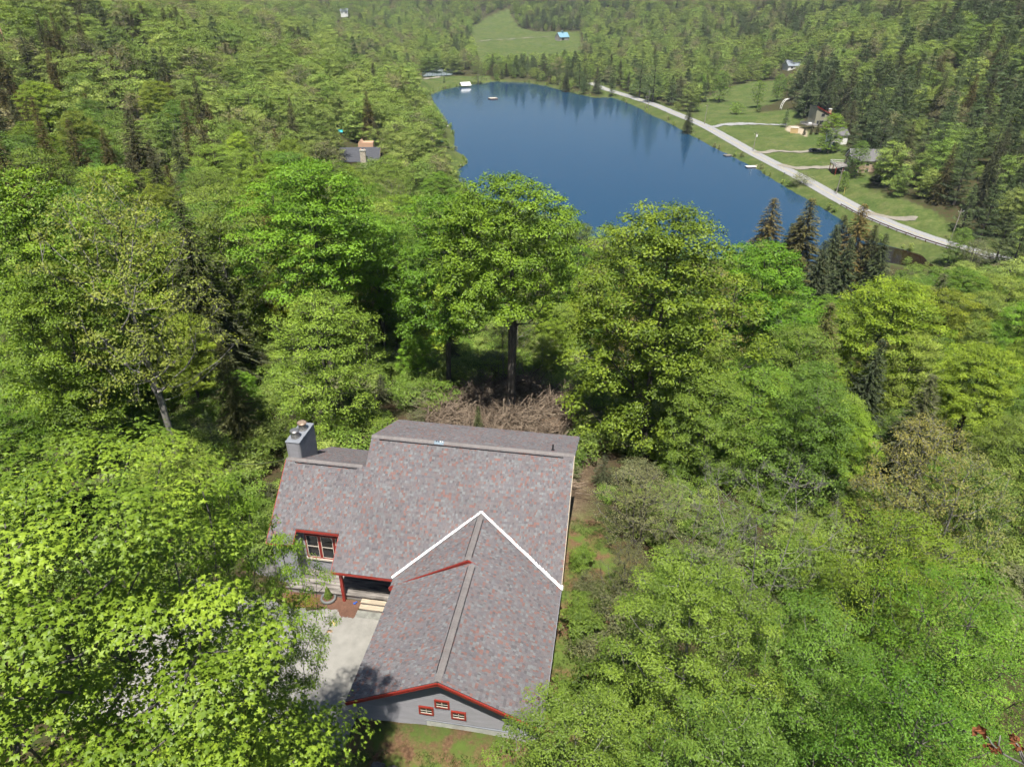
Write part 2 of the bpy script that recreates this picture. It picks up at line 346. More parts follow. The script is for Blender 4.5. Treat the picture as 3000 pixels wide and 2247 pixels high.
CP = []
for x, y, z in [(-6,2,-5),(-6,7,-5),(-12,7,-5),(-12,2,-5),(-12,-4,-4.9),(-20,4,-4.9),(-30,2,-4.5),(-3,-0.5,-3.85),(0,-0.5,-3.75),(3,-0.5,-3.75),(-3,0.5,-3.85),(0,0.6,-3.72),(3,0.6,-3.75),(-6,-2,-4.4),(0,-5,-3.4),(5,-5,-3.8),(0,-14,-1.5),(-12,-14,-3),(14,-8,-4),
                (7,2,-4.7),(7,8,-5.1),(7,14,-5.7),(12,4,-5.4),(12,12,-6.4),(20,8,-8.2),(30,0,-9),(-10,22,-6.0),(-3,22,-6.3),(4,22,-6.8),(-16,12,-5.3),(-16,20,-5.6),(-26,15,-4.6)]:
    p = hxy(x, y); CP.append((p[0], p[1], HT[2]+z))
CP += [(0,54,35.5),(-12,58,35.5),(10,56,34),(0,70,31.5),(0,100,21),(0,140,8),(20,165,2.5),(40,60,28),(70,100,13),(50,40,31),(90,60,20),(110,110,8),(60,150,3),(100,160,3),(120,20,22),(200,80,12),
       (-40,60,37),(-80,60,40),(-40,100,31),(-30,150,18),(-20,200,7),(-51,243,16.5),(-100,120,38),(-120,200,37),(-90,260,27),(-60,320,14),(-150,300,45),(-100,400,26),(-220,240,58),(-300,400,62),(-200,500,42),(-130,600,22),
       (-260,650,46),(-420,600,85),(-95,500,14),(-500,300,95),(-300,100,60),(-120,640,12),(-60,680,3),(-200,850,22),(-75,615,2.5),(-40,600,2),
       (0,640,2.5),(60,640,3),(100,700,6),(0,800,6),(60,916,11.5),(0,1000,11),(-60,1100,13),(-20,1150,20),(60,1000,16),(100,900,12),(0,1300,48),(150,1150,45),(300,1300,85),(-300,1250,45),(-220,1040,28),(0,1800,170),(600,1500,190),(-600,1600,170),(0,2600,330),(1200,2200,330),(-1200,2200,330),
       (300,800,38),(220,640,18),(208,582,13),(400,900,78),(500,760,100),(130,560,3.5),(160,480,5),(120,430,3),(145,397,4.5),(158,386,6),(130,350,3.5),(142,374,4.6),(136,328,4.6),(150,335,7),(122,330,2.4),(140,287,5),(150,292,7),(128,300,3),(126,265,3),
       (135,228,4.5),(138,212,3.2),(180,250,16),(170,320,16),(220,320,32),(195,400,22),(260,420,50),(200,500,15),(260,560,34),(350,560,72),(180,190,7),(230,230,24),(300,250,44),(420,350,85),(500,550,110),(600,300,120),(300,100,30),
       (0,-60,47),(-80,0,44),(100,-60,36),(-200,-80,60),(0,-300,70),(300,-200,60),(-400,-300,110),(-900,400,180),(1000,400,200),(0,-1500,150),(-1500,-200,220),(1500,-300,220),(-2500,1500,350),(2500,1500,350)]
CP = np.array(CP, float)
def _tps(P):
    n = len(P); s = 100.0; X = P[:, :2]/s
    d2 = ((X[:, None]-X[None])**2).sum(-1); K = 0.5*d2*np.log(d2+1e-9)+np.eye(n)*0.002
    A = np.zeros((n+3, n+3)); A[:n, :n] = K; A[:n, n] = 1; A[:n, n+1:] = X; A[n, :n] = 1; A[n+1:, :n] = X.T
    b = np.zeros(n+3); b[:n] = P[:, 2]; w = np.linalg.solve(A, b)
    def f(Q):
        Q = np.asarray(Q, float)[:, :2]/s; out = np.zeros(len(Q))
        for i in range(0, len(Q), 20000):
            q = Q[i:i+20000]; d = ((q[:, None]-X[None])**2).sum(-1)
            out[i:i+20000] = (0.5*d*np.log(d+1e-9))@w[:n]+w[n]+q@w[n+1:]
        return out
    return f
tps = _tps(CP)
def road_z(P):
    """height of the road surface next to the points"""
    d = np.full(len(P), 1e9); z = np.full(len(P), 1.6)
    i = np.argmin(((P[:, None, :2]-ROADL[None, ::2])**2).sum(-1), 1); yy = ROADL[::2][i][:, 1]
    return 1.5+0.8*smooth(260, 190, yy)+3.0*smooth(195, 140, yy)+0.6*smooth(500, 600, yy)
def wob(P):
    x, y = P[:, 0], P[:, 1]
    return 0.5*np.sin(x*.11+1.3)*np.cos(y*.09)+0.25*np.sin(x*.31+y*.23)+0.12*np.sin(x*.9-y*.7)
def height(P):
    P = np.asarray(P, float).reshape(-1, P.shape[-1] if hasattr(P, 'shape') else 2)[:, :2]
    z = tps(P); r = np.hypot(P[:, 0], P[:, 1])
    z = np.where(z > 90, 90+70*(1-np.exp(-(z-90)/70)), z)
    hx = (P-HT[:2])@E1; hy = (P-HT[:2])@E2
    near_house = smooth(26, 12, np.hypot(hx+2, hy-9))
    z = z+wob(P)*(1-near_house)*smooth(12, 40, r)
    # flat parking court in front of the porch
    pad = smooth(-4.0, -4.6, hx)*smooth(-22, -17, hx)*smooth(-2.5, -0.5, hy)*smooth(14, 10, hy)
    z = z*(1-pad)+(HT[2]-5.0)*pad
    for poly, dep in ((LAKE, 3.0), (POOL, 1.0)):
        sdist = seg_dist(P, poly); ins = in_poly(P, poly)
        shore = 0.12+0.22*sdist
        b = smooth(14, 3, sdist); z = np.where(ins, -np.minimum(dep, 0.15+0.3*sdist), z*(1-b)+np.minimum(z, shore)*b)
    dr = seg_dist(P, ROADL, False); b = smooth(9, 4.6, dr); rz = road_z(P)
    z = z*(1-b)+(rz-0.12)*b
    return z
def H(x, y): return float(height(np.array([[x, y]]))[0])

# cover masks, world metres
def px_poly(pts, z): return [tuple(on_z(u, v, z)[:2]) for u, v in pts]
LAWNS = [[(104,436),(140,440),(160,432),(157,402),(146,392),(149,372),(152,352),(150,336),(146,318),(143,300),(140,281),(131,262),(121,262)],
         px_poly([(2030,300),(2100,260),(2200,250),(2290,260),(2290,300),(2190,330),(2080,345)], 5),
         px_poly([(1225,240),(1260,222),(1335,222),(1440,222),(1440,243),(1370,252),(1300,266),(1262,282),(1235,285)], 2),
         px_poly([(1375,92),(1420,84),(1490,79),(1520,95),(1580,106),(1700,112),(1710,150),(1590,165),(1400,165)], 10),
         px_poly([(1370,500),(1372,470),(1335,440),(1310,440),(1300,480),(1330,505)], 1),
         [(124,262),(134,258),(140,215),(130,214),(125,236)]]
BANK = [tuple(p) for p in np.vstack([ROADL[10:80]])]
YARD = [tuple(hxy(x, y)) for x, y in [(4.2,-6),(4.2,19),(6.5,19),(8.8,12),(9.5,4),(8.5,-2),(6,-8),(-6,-9),(-6,-1.5),(4.2,-.5)]]
BRUSH = [tuple(hxy(x, y)) for x, y in [(-8.5,20.5),(-9.5,38),(-2,46),(4.5,40),(3.2,20.5)]]
SAND = [px_poly([(1250,300),(1272,297),(1275,318),(1255,322)], 0.3), px_poly([(2300,380),(2345,395),(2370,405),(2350,375),(2310,368)], 4.8)]
def covers(P):
    P = P[:, :2]; g = np.zeros(len(P)); l = np.zeros(len(P)); b = np.zeros(len(P)); s = np.zeros(len(P))
    for q in LAWNS:
        m = in_poly(P, q); g[m] = 1
    dr = seg_dist(P, ROADL, False); g = np.maximum(g, smooth(16, 10, dr)*0.9)
    sh = seg_dist(P, LAKE); g = np.maximum(g, smooth(7, 3, sh)*0.75)
    d = seg_dist(P, YARD); m = in_poly(P, YARD); l = np.where(m, 1.0, smooth(2.5, 0, d)*0.8)
    m = in_poly(P, BRUSH); d = seg_dist(P, BRUSH); b = np.where(m, 1.0, smooth(4, 0, d))
    for q in SAND: s[in_poly(P, q)] = 1
    return g, l, b, s
def make_terrain():
    fa = np.radians(np.linspace(-47, 47, 430)); ba = np.radians(np.linspace(47, 313, 90))[1:-1]
    a = np.concatenate([fa, ba]); r = np.concatenate([np.linspace(0.5, 12, 10)[:-1], np.geomspace(12, 130, 190)[:-1], np.geomspace(130, 1300, 210)[:-1], np.geomspace(1300, 5200, 45)])
    A, R = np.meshgrid(a, r); P = np.stack([(R*np.sin(A)).ravel(), (R*np.cos(A)).ravel()], 1)
    z = height(P); na, nr = len(a), len(r)
    i = np.arange(nr-1)[:, None]*na; j = np.arange(na)[None]
    F = np.stack([(i+j), (i+na+j), (i+na+(j+1) % na), (i+(j+1) % na)], -1).reshape(-1, 4)[:, ::-1]
    me = mesh_from('ground', np.column_stack([P, z]), [(F, 0)], [M['ground']], smooth_shade=True)
    for nm, val in zip(('grass', 'litter', 'brush', 'sand'), covers(P)):
        at = me.attributes.new(nm, 'FLOAT', 'POINT'); at.data.foreach_set('value', val.astype(np.float32))
    return tag(link('ground', me), kind='structure')
make_terrain()
def flat_poly(name, poly, z, mat, kind='structure'):
    mb = MB(); mb.add([(x, y, z) for x, y in poly], [tuple(range(len(poly)))]); o = mb.build(name, mat)
    return tag(o, kind=kind)
def grow(poly, d):
    c = np.mean(poly, 0); P = np.array(poly); out = []
    n = len(P)
    for i in range(n):
        t = P[(i+1) % n]-P[i-1]; nn = np.array([t[1], -t[0]])/(np.hypot(*t)+1e-9)
        q = P[i]+nn*d
        if in_poly(q[None], poly)[0]: q = P[i]-nn*d
        out.append(tuple(q))
    return out
flat_poly('lake', grow(LAKE, 1.5), 0.0, M['water'])
flat_poly('creek_pool', grow(POOL, 1.5), 0.15, M['creek'])
flat_poly('creek', [(113,213),(122.5,204),(121,188),(110,192),(102,201),(100,206),(104,211)], 0.02, M['creek'])

def strip(name, line, w, zf, mat, kind='structure', parent=None, wob_=0.0):
    L = np.asarray(line, float)[:, :2]; t = np.gradient(L, axis=0); t /= np.hypot(*t.T)[:, None]; n = np.stack([t[:, 1], -t[:, 0]], 1)
    ws = w if hasattr(w, '__len__') else np.full(len(L), w)
    cols = []; K = 5
    for k in range(K):
        q = L+n*((k/(K-1)-0.5)*np.asarray(ws)[:, None]*(1+wob_*np.sin(np.arange(len(L))*1.7+k))[:, None]); cols.append(np.column_stack([q, zf(q)]))
    V = np.stack(cols, 1).reshape(-1, 3); m = len(L)
    F = np.array([(i*K+k, (i+1)*K+k, (i+1)*K+k+1, i*K+k+1) for i in range(m-1) for k in range(K-1)])[:, ::-1]
    o = link(name, mesh_from(name, V, [(F, 0)], [mat], True), parent)
    return tag(o, kind=kind) if kind else o
rl = ROADL
strip('road', rl, 7.0, lambda q: road_z(q), M['road'])
for k in (-1, 1):
    t = np.gradient(rl, axis=0); t /= np.hypot(*t.T)[:, None]; n = np.stack([t[:, 1], -t[:, 0]], 1)
    strip('road_line', rl+n*k*0.13, 0.12, lambda q: road_z(q)+0.02, M['yellow'])
lift = lambda dz: (lambda q: height(q)+dz)
strip('driveway_lane', spline([(106,409),(118,409),(132,405),(146,397)], 8), [4.5]*25, lift(0.22), M['road'])
strip('driveway_lane', spline([(113,343),(121,338.5),(130,333),(139,330)], 8), np.r_[np.linspace(4.5, 3.2, 12), np.linspace(3.2, 6.5, 13)], lift(0.22), M['gravel'])
strip('driveway_lane', spline([(116,316),(121,309),(128,303.5),(136,299)], 8), np.r_[np.linspace(5, 3.4, 10), np.linspace(3.4, 7, 15)], lift(0.22), M['gravel'])
strip('driveway_lane', spline([(122,243),(126,237),(129.5,231.5),(132,228)], 6), np.r_[np.linspace(3.2, 2.0, 10), np.linspace(2.0, 1.6, 9)], lift(0.2), M['gravel'])
strip('park_lane', spline([tuple(on_z(u, v, 2)[:2]) for u, v in [(1290,225),(1262,228),(1240,236),(1222,246),(1210,250)]], 6), 4.5, lift(0.25), M['gravel'])
strip('field_track', spline([tuple(on_z(u, v, 11)[:2]) for u, v in [(1380,118),(1450,114),(1540,112),(1625,113)]], 6), 3.0, lift(0.3), M['gravel'])
# ------------------------------------------------------------------ the house
house = thing('house', 'grey clapboard house with multicoloured shingle roof, white valley flashing and red trim', 'house', tuple(hw(0, 0, -5)), -AL)
M0, PF = -9.22, 0.8467
SL, SR, S2 = 0.52, 0.47, 0.593
Q1, Q2 = 0.40, 0.554
zF = lambda y: M0+PF*y
ZO = 5.0
def up(p): return (p[0], p[1], p[2]+ZO)
XL, XU, XR, YR1, YR2, YB1, YB2 = -12.41, -7.48, 4.59, 14.01, 12.58, 18.82, 18.63
DU = -0.27; ZU = SR*0.27
yvl = lambda x: (ZU+S2*(x-DU)-M0)/PF           # left valley
yvr = lambda x: (-SR*x-M0)/PF                  # right valley
YE = 7.88
planes = {}
planes['front'] = [(XL,8.79),(-10.85,8.79),(-10.85,9.47),(-8.25,9.47),(-8.25,YE),(-4.78,YE),(-4.64,yvl(-4.64)),(DU,yvl(DU)),(0.0,yvr(0.0)),(XR,yvr(XR)),(XR,YR1),(XU,YR1),(XU,YR2),(XL,YR2)]
zfun = {'front': lambda x, y: zF(y), 'back': lambda x, y: zF(YR1)-Q1*(y-YR1), 'lowback': lambda x, y: zF(YR2)-Q2*(y-YR2),
        'gright': lambda x, y: -SR*x, 'gleft': lambda x, y: SL*x, 'gupper': lambda x, y: ZU+S2*(x-DU)}
planes['back'] = [(XU,YR1),(XR,YR1),(XR,YB1),(XU,YB1)]
planes['lowback'] = [(XL,YR2),(XU,YR2),(XU,YB2),(XL,YB2)]
planes['gright'] = [(0,0),(XR,0),(XR,yvr(XR)),(0,yvr(0.0)),(DU,yvr(DU)),(DU,7.29),(0,7.29)]
planes['gleft'] = [(-4.40,0),(0,0),(0,7.6),(-4.40,7.6)]
planes['gupper'] = [(-4.64,7.29),(DU,7.29),(DU,yvl(DU)),(-4.64,yvl(-4.64))]
frames = {'front': ((1,0,0),(0,1,PF)), 'back': ((-1,0,0),(0,-1,Q1)), 'lowback': ((-1,0,0),(0,-1,Q2)), 'gright': ((0,1,0),(-1,0,SR)), 'gleft': ((0,-1,0),(1,0,SL)), 'gupper': ((0,-1,0),(1,0,S2))}
SH_COL = np.array([(0.215,0.198,0.203),(0.192,0.186,0.198),(0.228,0.21,0.21),(0.225,0.232,0.236),(0.255,0.275,0.275),(0.285,0.165,0.142),(0.255,0.155,0.135),(0.150,0.146,0.152),(0.225,0.185,0.183)])
SH_MEAN = np.array([0.212,0.196,0.197])
SH_P = np.array([.23,.19,.13,.13,.09,.07,.05,.06,.05])
shr = np.random.default_rng(3)
roof_main = MB(); roof_g = MB()
tabs = []
for nm, poly in planes.items():
    tgt = roof_main if nm in ('front', 'back', 'lowback') else roof_g
    P3 = [np.array((x, y, zfun[nm](x, y)+ZO)) for x, y in poly]
    u = np.array(frames[nm][0], float); v = np.array(frames[nm][1], float); v /= np.linalg.norm(v); nrm = np.cross(u, v)
    if nrm[2] < 0: nrm = -nrm
    tgt.prism(P3 if np.cross(P3[1]-P3[0], P3[2]-P3[1])[2] > 0 else P3[::-1], nrm*-0.11)
    o0 = P3[0]; uv = np.array([((p-o0)@u, (p-o0)@v) for p in P3]); vmin, vmax = uv[:, 1].min(), uv[:, 1].max()
    ex = 0.142; row = 0; t = vmin
    while t < vmax-0.02:
        t1 = min(t+ex, vmax); tm = (t+t1)/2; xs = []
        for i in range(len(uv)):
            a, b = uv[i], uv[(i+1) % len(uv)]
            if (a[1] > tm) != (b[1] > tm): xs.append(a[0]+(b[0]-a[0])*(tm-a[1])/(b[1]-a[1]))
        xs.sort()
        for xa, xb in zip(xs[::2], xs[1::2]):
            x = xa; prev = -1
            while x < xb-0.01:
                w = shr.choice([0.07,0.09,0.11,0.14,0.17]); x1 = min(x+w, xb)
                if xb-x1 < 0.06: x1 = xb
                ci = shr.choice(9, p=SH_P); col = (SH_COL[ci]*0.88+SH_MEAN*0.12)*np.array([0.70,0.68,0.69])*(0.93+0.14*shr.random())
                h = shr.choice([0.010, 0.022])+0.002*shr.random()
                tabs.append((nm, o0, u, v, nrm, x+0.003, x1-0.001, t, t1+0.01, h, col)); x = x1
        t += ex; row += 1
def tab_geo(T):
    nm, o0, u, v, n, xa, xb, ta, tb, h, col = T
    lo, hi = n*h, n*0.004
    a, b, c_, d = o0+u*xa+v*ta, o0+u*xb+v*ta, o0+u*xb+v*tb, o0+u*xa+v*tb
    return [a+n*0.001, b+n*0.001, c_+n*0.001, d+n*0.001, a+lo, b+lo, c_+hi, d+hi]
TF = np.array([(4,5,6,7),(0,1,5,4),(1,2,6,5),(3,0,4,7)]); 
if True:
    r1 = roof_main.build('main_roof', M['roof_deck'], house); r2 = roof_g.build('garage_roof', M['roof_deck'], house)
    def flip(T): return np.cross(T[2], T[3])@T[4] < 0
    dist = np.array([np.linalg.norm(hw(*(T[1]+T[2]*T[5]+T[3]*T[7]-np.array([0,0,ZO])))-np.array([0,0,CAM_H])) for T in tabs])
    # the nearest, largest shingles are pieces of their own, on the garage roof; the rest of each roof is one field
    gi = [i for i in np.argsort(dist) if tabs[i][0][0] == 'g'][:290]; single = set(gi)
    for i in gi:
        T = tabs[i]; F = TF[:, ::-1] if flip(T) else TF
        me = mesh_from('shingle', np.array(tab_geo(T)), [(F, 0, None, np.repeat(T[10][None], 4, 0))], [M['shingle']]); link('shingle', me, r2)
    for root, sel in ((r1, ('front', 'back', 'lowback')), (r2, ('gright', 'gleft', 'gupper'))):
        V = []; F = []; CC = []
        for i, T in enumerate(tabs):
            if i in single or T[0] not in sel: continue
            F.append((TF[:, ::-1] if flip(T) else TF)+len(V)); V += tab_geo(T); CC.append(np.repeat(T[10][None], 4, 0))
        me = mesh_from('shingle_field', np.array(V), [(np.concatenate(F), 0, None, np.concatenate(CC))], [M['shingle']])
        tag(link('shingle_field', me, root), kind='stuff')
# ridge caps: overlapping bent pieces
def ridge(p, q, na, nb, root, wid=0.17, step=0.145, lift0=0.035, name='ridge_cap'):
    p, q = np.array(up(p)), np.array(up(q)); L = np.linalg.norm(q-p); d = (q-p)/L; k = int(L/step)
    na, nb = np.array(na, float), np.array(nb, float); na /= np.linalg.norm(na); nb /= np.linalg.norm(nb)
    for i in range(k):
        a = p+d*(i*step); b = p+d*(i*step+step*1.25); u0 = np.array([0,0,lift0+0.012]); u1 = np.array([0,0,lift0])
        V = [a+u0, a+na*wid+u0, b+na*wid+u1, b+u1, a+nb*wid+u0, b+nb*wid+u1, a+na*wid, a+nb*wid, a, b+na*wid, b+nb*wid]
        fs = [np.array([(0,1,2,3),(4,0,3,5),(8,6,1,0),(7,8,0,4),(6,9,2,1),(10,7,4,5)])]
        col = np.array([0.195,0.178,0.172])*(0.92+0.16*shr.random())
        me = mesh_from(name, np.array(V), [(fs[0], 0, None, np.repeat(col[None], 6, 0))], [M['shingle']]); link(name, me, root)
fd = (0,-1,-PF); bd = (0,1,-Q1)
ridge((XR,YR1,zF(YR1)), (XU,YR1,zF(YR1)), fd, bd, r1)
ridge((XU-0.2,YR2,zF(YR2)), (XL,YR2,zF(YR2)), fd, (0,1,-Q2), r1)
ridge((0,0.0,0), (0,7.2,0), (1,0,-SR), (-1,0,-SL), r2, 0.165)
ridge((DU,7.3,ZU), (DU,yvl(DU)-0.05,ZU), (1,0,-SR), (-1,0,-S2), r2, 0.165)
# dark vent slots under the caps
for a, b, dy, root in (((XR-0.6,YR1,zF(YR1)), (XU+0.5,YR1,zF(YR1)), -0.19, r1), ((XU-0.5,YR2,zF(YR2)), (XL+0.6,YR2,zF(YR2)), -0.19, r1)):
    m = MB(); m.beam(up((a[0], a[1]+dy, a[2]+PF*dy+0.028)), up((b[0], b[1]+dy, b[2]+PF*dy+0.028)), 0.05, 0.05); m.build('ridge_vent', M['black'], root)
for x0, ya, yb, s, z0 in ((0, 0.5, 7.0, SR, 0), (0, 0.5, 7.0, -SL, 0), (DU, 7.6, 10.6, SR, ZU), (DU, 7.6, 10.6, -S2, ZU)):
    dx = 0.185 if s > 0 else -0.185
    m = MB(); m.beam(up((x0+dx, ya, z0-abs(s)*0.185+0.03)), up((x0+dx, yb, z0-abs(s)*0.185+0.03)), 0.03, 0.04); m.build('ridge_vent', M['black'], r2)
# a strip of pale packaging film left on the ridge
m = MB(); xf = -3.35
m.add([up((xf-0.3,YR1-0.16,zF(YR1)-0.08)), up((xf+0.28,YR1-0.17,zF(YR1)-0.085)), up((xf+0.3,YR1+0.12,zF(YR1)+0.012)), up((xf-0.28,YR1+0.1,zF(YR1)+0.02)), up((xf-0.3,YR1,zF(YR1)+0.066)), up((xf+0.3,YR1,zF(YR1)+0.066))], [(0,1,5,4),(4,5,2,3)])
m.build('packaging_film', M['ice'], r1)
for k in range(4):
    m = MB(); x = xf-0.2+k*0.12; m.box(up((x, YR1-0.055, zF(YR1)+0.02)), up((x+0.06, YR1-0.02, zF(YR1)+0.072))); m.build('film_mark', M['black' if k < 2 else 'white'], r1)
# white valley flashing
def flash(a, b, wl):
    m = MB(); A, B = Vector(up(a)), Vector(up(b)); d = (B-A).normalized(); s_ = d.cross(Vector((0,0,1))).normalized(); n = s_.cross(d); n = n if n.z > 0 else -n
    k = 14; pts = [A.lerp(B, i/k)+n*0.05 for i in range(k+1)]
    vs = []
    for i, p in enumerate(pts):
        j = 0.004*math.sin(i*2.3)
        vs += [p-s_*wl+n*(0.02+j), p+n*j, p+s_*wl+n*(0.02+j)]
    fs = [(i*3+c, i*3+c+1, i*3+c+4, i*3+c+3) for i in range(k) for c in (0, 1)]
    m.add(vs, fs); o = m.build('valley_flashing', M['flashing'], r1)
    sm = o.modifiers.new('solid', 'SOLIDIFY'); sm.thickness = 0.006; sm.offset = 1
flash((-4.72, yvl(-4.72), zF(yvl(-4.72))), (DU, yvl(DU)+0.06, zF(yvl(DU))+0.03), 0.085)
flash((XR+0.06, yvr(XR+0.06), zF(yvr(XR+0.06))), (DU-0.04, yvl(DU)+0.07, zF(yvl(DU))+0.035), 0.10)
m = MB(); m.tube([up((XR+0.06, yvr(XR), -SR*XR-0.1)), up((XR+0.06, yvr(XR), -SR*XR+0.22))], 0.05); m.build('downpipe_end', M['flashing'], r1)
# red rake and fascia boards
def fascia(a, b, w=0.05, h=0.17, dz=-0.13, mat='red_trim'):
    m = MB(); m.beam(up((a[0], a[1], a[2]+dz)), up((b[0], b[1], b[2]+dz)), w, h); m.build('fascia_board', M[mat], house)
g = 0.02
fascia((-4.40,-g,-SL*4.40), (0,-g,0)); fascia((0,-g,0), (XR,-g,-SR*XR))
fascia((-4.38,-0.06,-SL*4.38), (0,-0.06,0), 0.035, 0.07, -0.055); fascia((0,-0.06,0), (XR,-0.06,-SR*XR), 0.035, 0.07, -0.055)
fascia((-4.66,7.27,ZU+S2*(-4.66-DU)), (DU,7.27,ZU), 0.05, 0.15, -0.10); fascia((DU,7.27,ZU), (0.25,7.27,-SR*0.25), 0.05, 0.12, -0.05)
fascia((-4.66,7.23,ZU+S2*(-4.66-DU)), (DU,7.23,ZU), 0.035, 0.06, -0.03)
m = MB(); m.box(up((-4.72,7.22,-2.78)), up((-4.40,7.36,-2.54))); m.build('rake_return', M['red_trim'], house, 0.01)
fascia((-8.25,YE-0.02,zF(YE)), (-4.72,YE-0.02,zF(YE)), 0.04, 0.14, -0.10); fascia((XL,8.77,zF(8.79)), (-10.85,8.77,zF(8.79)), 0.04, 0.14, -0.10)
fascia((-10.85,9.45,zF(9.47)), (-8.27,9.45,zF(9.47)), 0.05, 0.16, -0.10)
fascia((-10.83,8.79,zF(8.79)), (-10.83,9.45,zF(9.45)), 0.05, 0.14, -0.10); fascia((-8.27,YE,zF(YE)), (-8.27,9.43,zF(9.43)), 0.04, 0.12, -0.10)
fascia((XL-0.02,8.79,zF(8.79)), (XL-0.02,YR2,zF(YR2))); fascia((XR+0.02,yvr(XR)+0.1,zF(yvr(XR)+0.1)), (XR+0.02,YR1,zF(YR1)), 0.04, 0.15, -0.11, 'new_wood')
fascia((XR+0.02,YR1,zF(YR1)), (XR+0.02,YB1,zF(YR1)-Q1*(YB1-YR1)), 0.04, 0.14, -0.11, 'clapboard'); fascia((XR+0.02,0,-SR*XR), (XR+0.02,yvr(XR),-SR*XR), 0.04, 0.14, -0.11, 'clapboard')
fascia((XU-0.02,YR1,zF(YR1)), (XU-0.02,YB1,zF(YR1)-Q1*(YB1-YR1)), 0.04, 0.16, -0.11, 'clapboard')
# walls
def wall(name, pts, off, mat='clapboard'):
    m = MB(); m.prism([up(p) for p in pts], off); return m.build(name, M[mat], house)
GW = 0.50
gw = wall('gable_wall', [(-4.05,GW,-6),(4.3,GW,-6),(4.3,GW,-SR*4.3-0.14),(0,GW,-0.14),(-4.05,GW,-SL*4.05-0.14)], (0,0.12,0))
wall('soffit', [(-4.38,0.01,-SL*4.38-0.125),(0,0.01,-0.125),(0,GW+0.1,-0.125),(-4.38,GW+0.1,-SL*4.38-0.125)], (0,0,-0.012), 'soffit')
wall('soffit', [(0,0.01,-0.125),(XR-.02,0.01,-SR*XR-0.125),(XR-.02,GW+0.1,-SR*XR-0.125),(0,GW+0.1,-0.125)], (0,0,-0.012), 'soffit')
wall('garage_wall', [(-4.05,GW+.12,-6.2),(-4.05,8.2,-6.2),(-4.05,8.2,-SL*4.05-0.14),(-4.05,GW+.12,-SL*4.05-0.14)], (0.12,0,0))
wall('garage_wall', [(4.3,GW+.12,-7),(4.3,8.3,-7),(4.3,8.3,-SR*4.3-0.14),(4.3,GW+.12,-SR*4.3-0.14)], (-0.12,0,0))
wall('end_wall', [(4.3,8.31,-8),(4.3,18.3,-8),(4.3,18.3,zF(YR1)-Q1*(18.3-YR1)-.14),(4.3,YR1,zF(YR1)-.14),(4.3,8.31,zF(8.31)-.14)], (-0.12,0,0))
wall('end_wall', [(-12.2,8.95,-8),(-12.2,18.2,-8),(-12.2,18.2,zF(YR2)-Q2*(18.2-YR2)-.16),(-12.2,YR2,zF(YR2)-.16),(-12.2,8.95,zF(8.95)-.16)], (0.12,0,0))
wall('rear_wall', [(-12.07,18.2,-8),(-7.4,18.2,-8),(-7.4,18.2,-1.85),(-12.07,18.2,-1.85)], (0,-.1,0)); wall('rear_wall', [(-7.39,18.3,-8),(4.17,18.3,-8),(4.17,18.3,.75),(-7.39,18.3,.75)], (0,-.1,0))
wall('step_wall', [(-7.35,12.7,zF(12.7)-.15),(-7.35,YR1,zF(YR1)-.15),(-7.35,18.2,zF(YR1)-Q1*(18.2-YR1)-.15),(-7.35,18.2,-6),(-7.35,12.7,-3)], (0.1,0,0))
fw = wall('front_wall', [(-10.8,9.92,-6),(-4.0,9.92,-6),(-4.0,9.92,zF(9.92)-.16),(-10.8,9.92,zF(9.92)-.16)], (0,0.12,0))
bw = wall('bay_wall', [(-12.07,9.0,-6),(-10.93,9.0,-6),(-10.93,9.0,zF(9.0)-.15),(-12.07,9.0,zF(9.0)-.15)], (0,0.1,0))
bs = wall('bay_side_wall', [(-10.92,9.0,-6),(-10.92,9.92,-6),(-10.92,9.92,zF(9.92)-.16),(-10.92,9.0,zF(9.0)-.16)], (0.1,0,0))
# clapboards, one by one
def boards(root, fx, z0, z1, ex, place):
    """fx(z) -> (a, b) extent along the wall; place(s, z, out) -> point"""
    z = z0
    while z < z1:
        t = min(z+ex, z1); (a0, b0), (a1, b1) = fx(z), fx(t)
        if b0-a0 > 0.05:
            if b1-a1 < 0.02: a1 = b1 = (a1+b1)/2
            V = [place(a0, z, 0.042), place(b0, z, 0.042), place(b1, t, 0.006), place(a1, t, 0.006), place(a0, z, 0.0), place(b0, z, 0.0), place(b1, t, 0.0), place(a1, t, 0.0)]
            m = MB(); m.add([up(p) for p in V], [(0,1,2,3),(5,4,7,6),(4,5,1,0),(1,5,6,2),(4,0,3,7)]); m.build('clapboard', M['clapboard'], root)
        z += ex
def gext(z, zb): 
    xl = max(-4.06, (z+0.15)/SL) if z < -0.15 else 0; xr = min(4.31, -(z+0.15)/SR) if z < -0.15 else 0
    return (xl, xr)
boards(gw, lambda z: (gext(z, 0)[0], gext(z, 0)[1] if z > -3.4 else -0.82), -3.90, -0.2, 0.125, lambda s_, z, o: (s_, GW-o, z))
m = MB(); m.box(up((-0.80, GW-0.03, -5)), up((4.29, GW-0.002, -3.42))); m.build('foundation', M['concrete'], house)
m = MB(); m.box(up((-0.82, GW-0.05, -3.425)), up((4.3, GW-0.001, -3.385))); m.build('water_table', M['metal_grey'], house)
m = MB(); m.box(up((-4.12, GW-0.05, -5)), up((-4.0, GW+0.1, -SL*4.05-0.16))); m.build('corner_board', M['clapboard'], house)
boards(fw, lambda z: (-10.8, -8.0), -4.6, -1.4, 0.115, lambda s_, z, o: (s_, 9.92-o, z))
boards(bs, lambda z: (9.0, 9.92), -4.7, -2.0, 0.115, lambda s_, z, o: (-10.82+o, s_, z))
boards(bw, lambda z: (-12.07, -10.93), -5.0, -1.9, 0.115, lambda s_, z, o: (s_, 9.0-o, z))
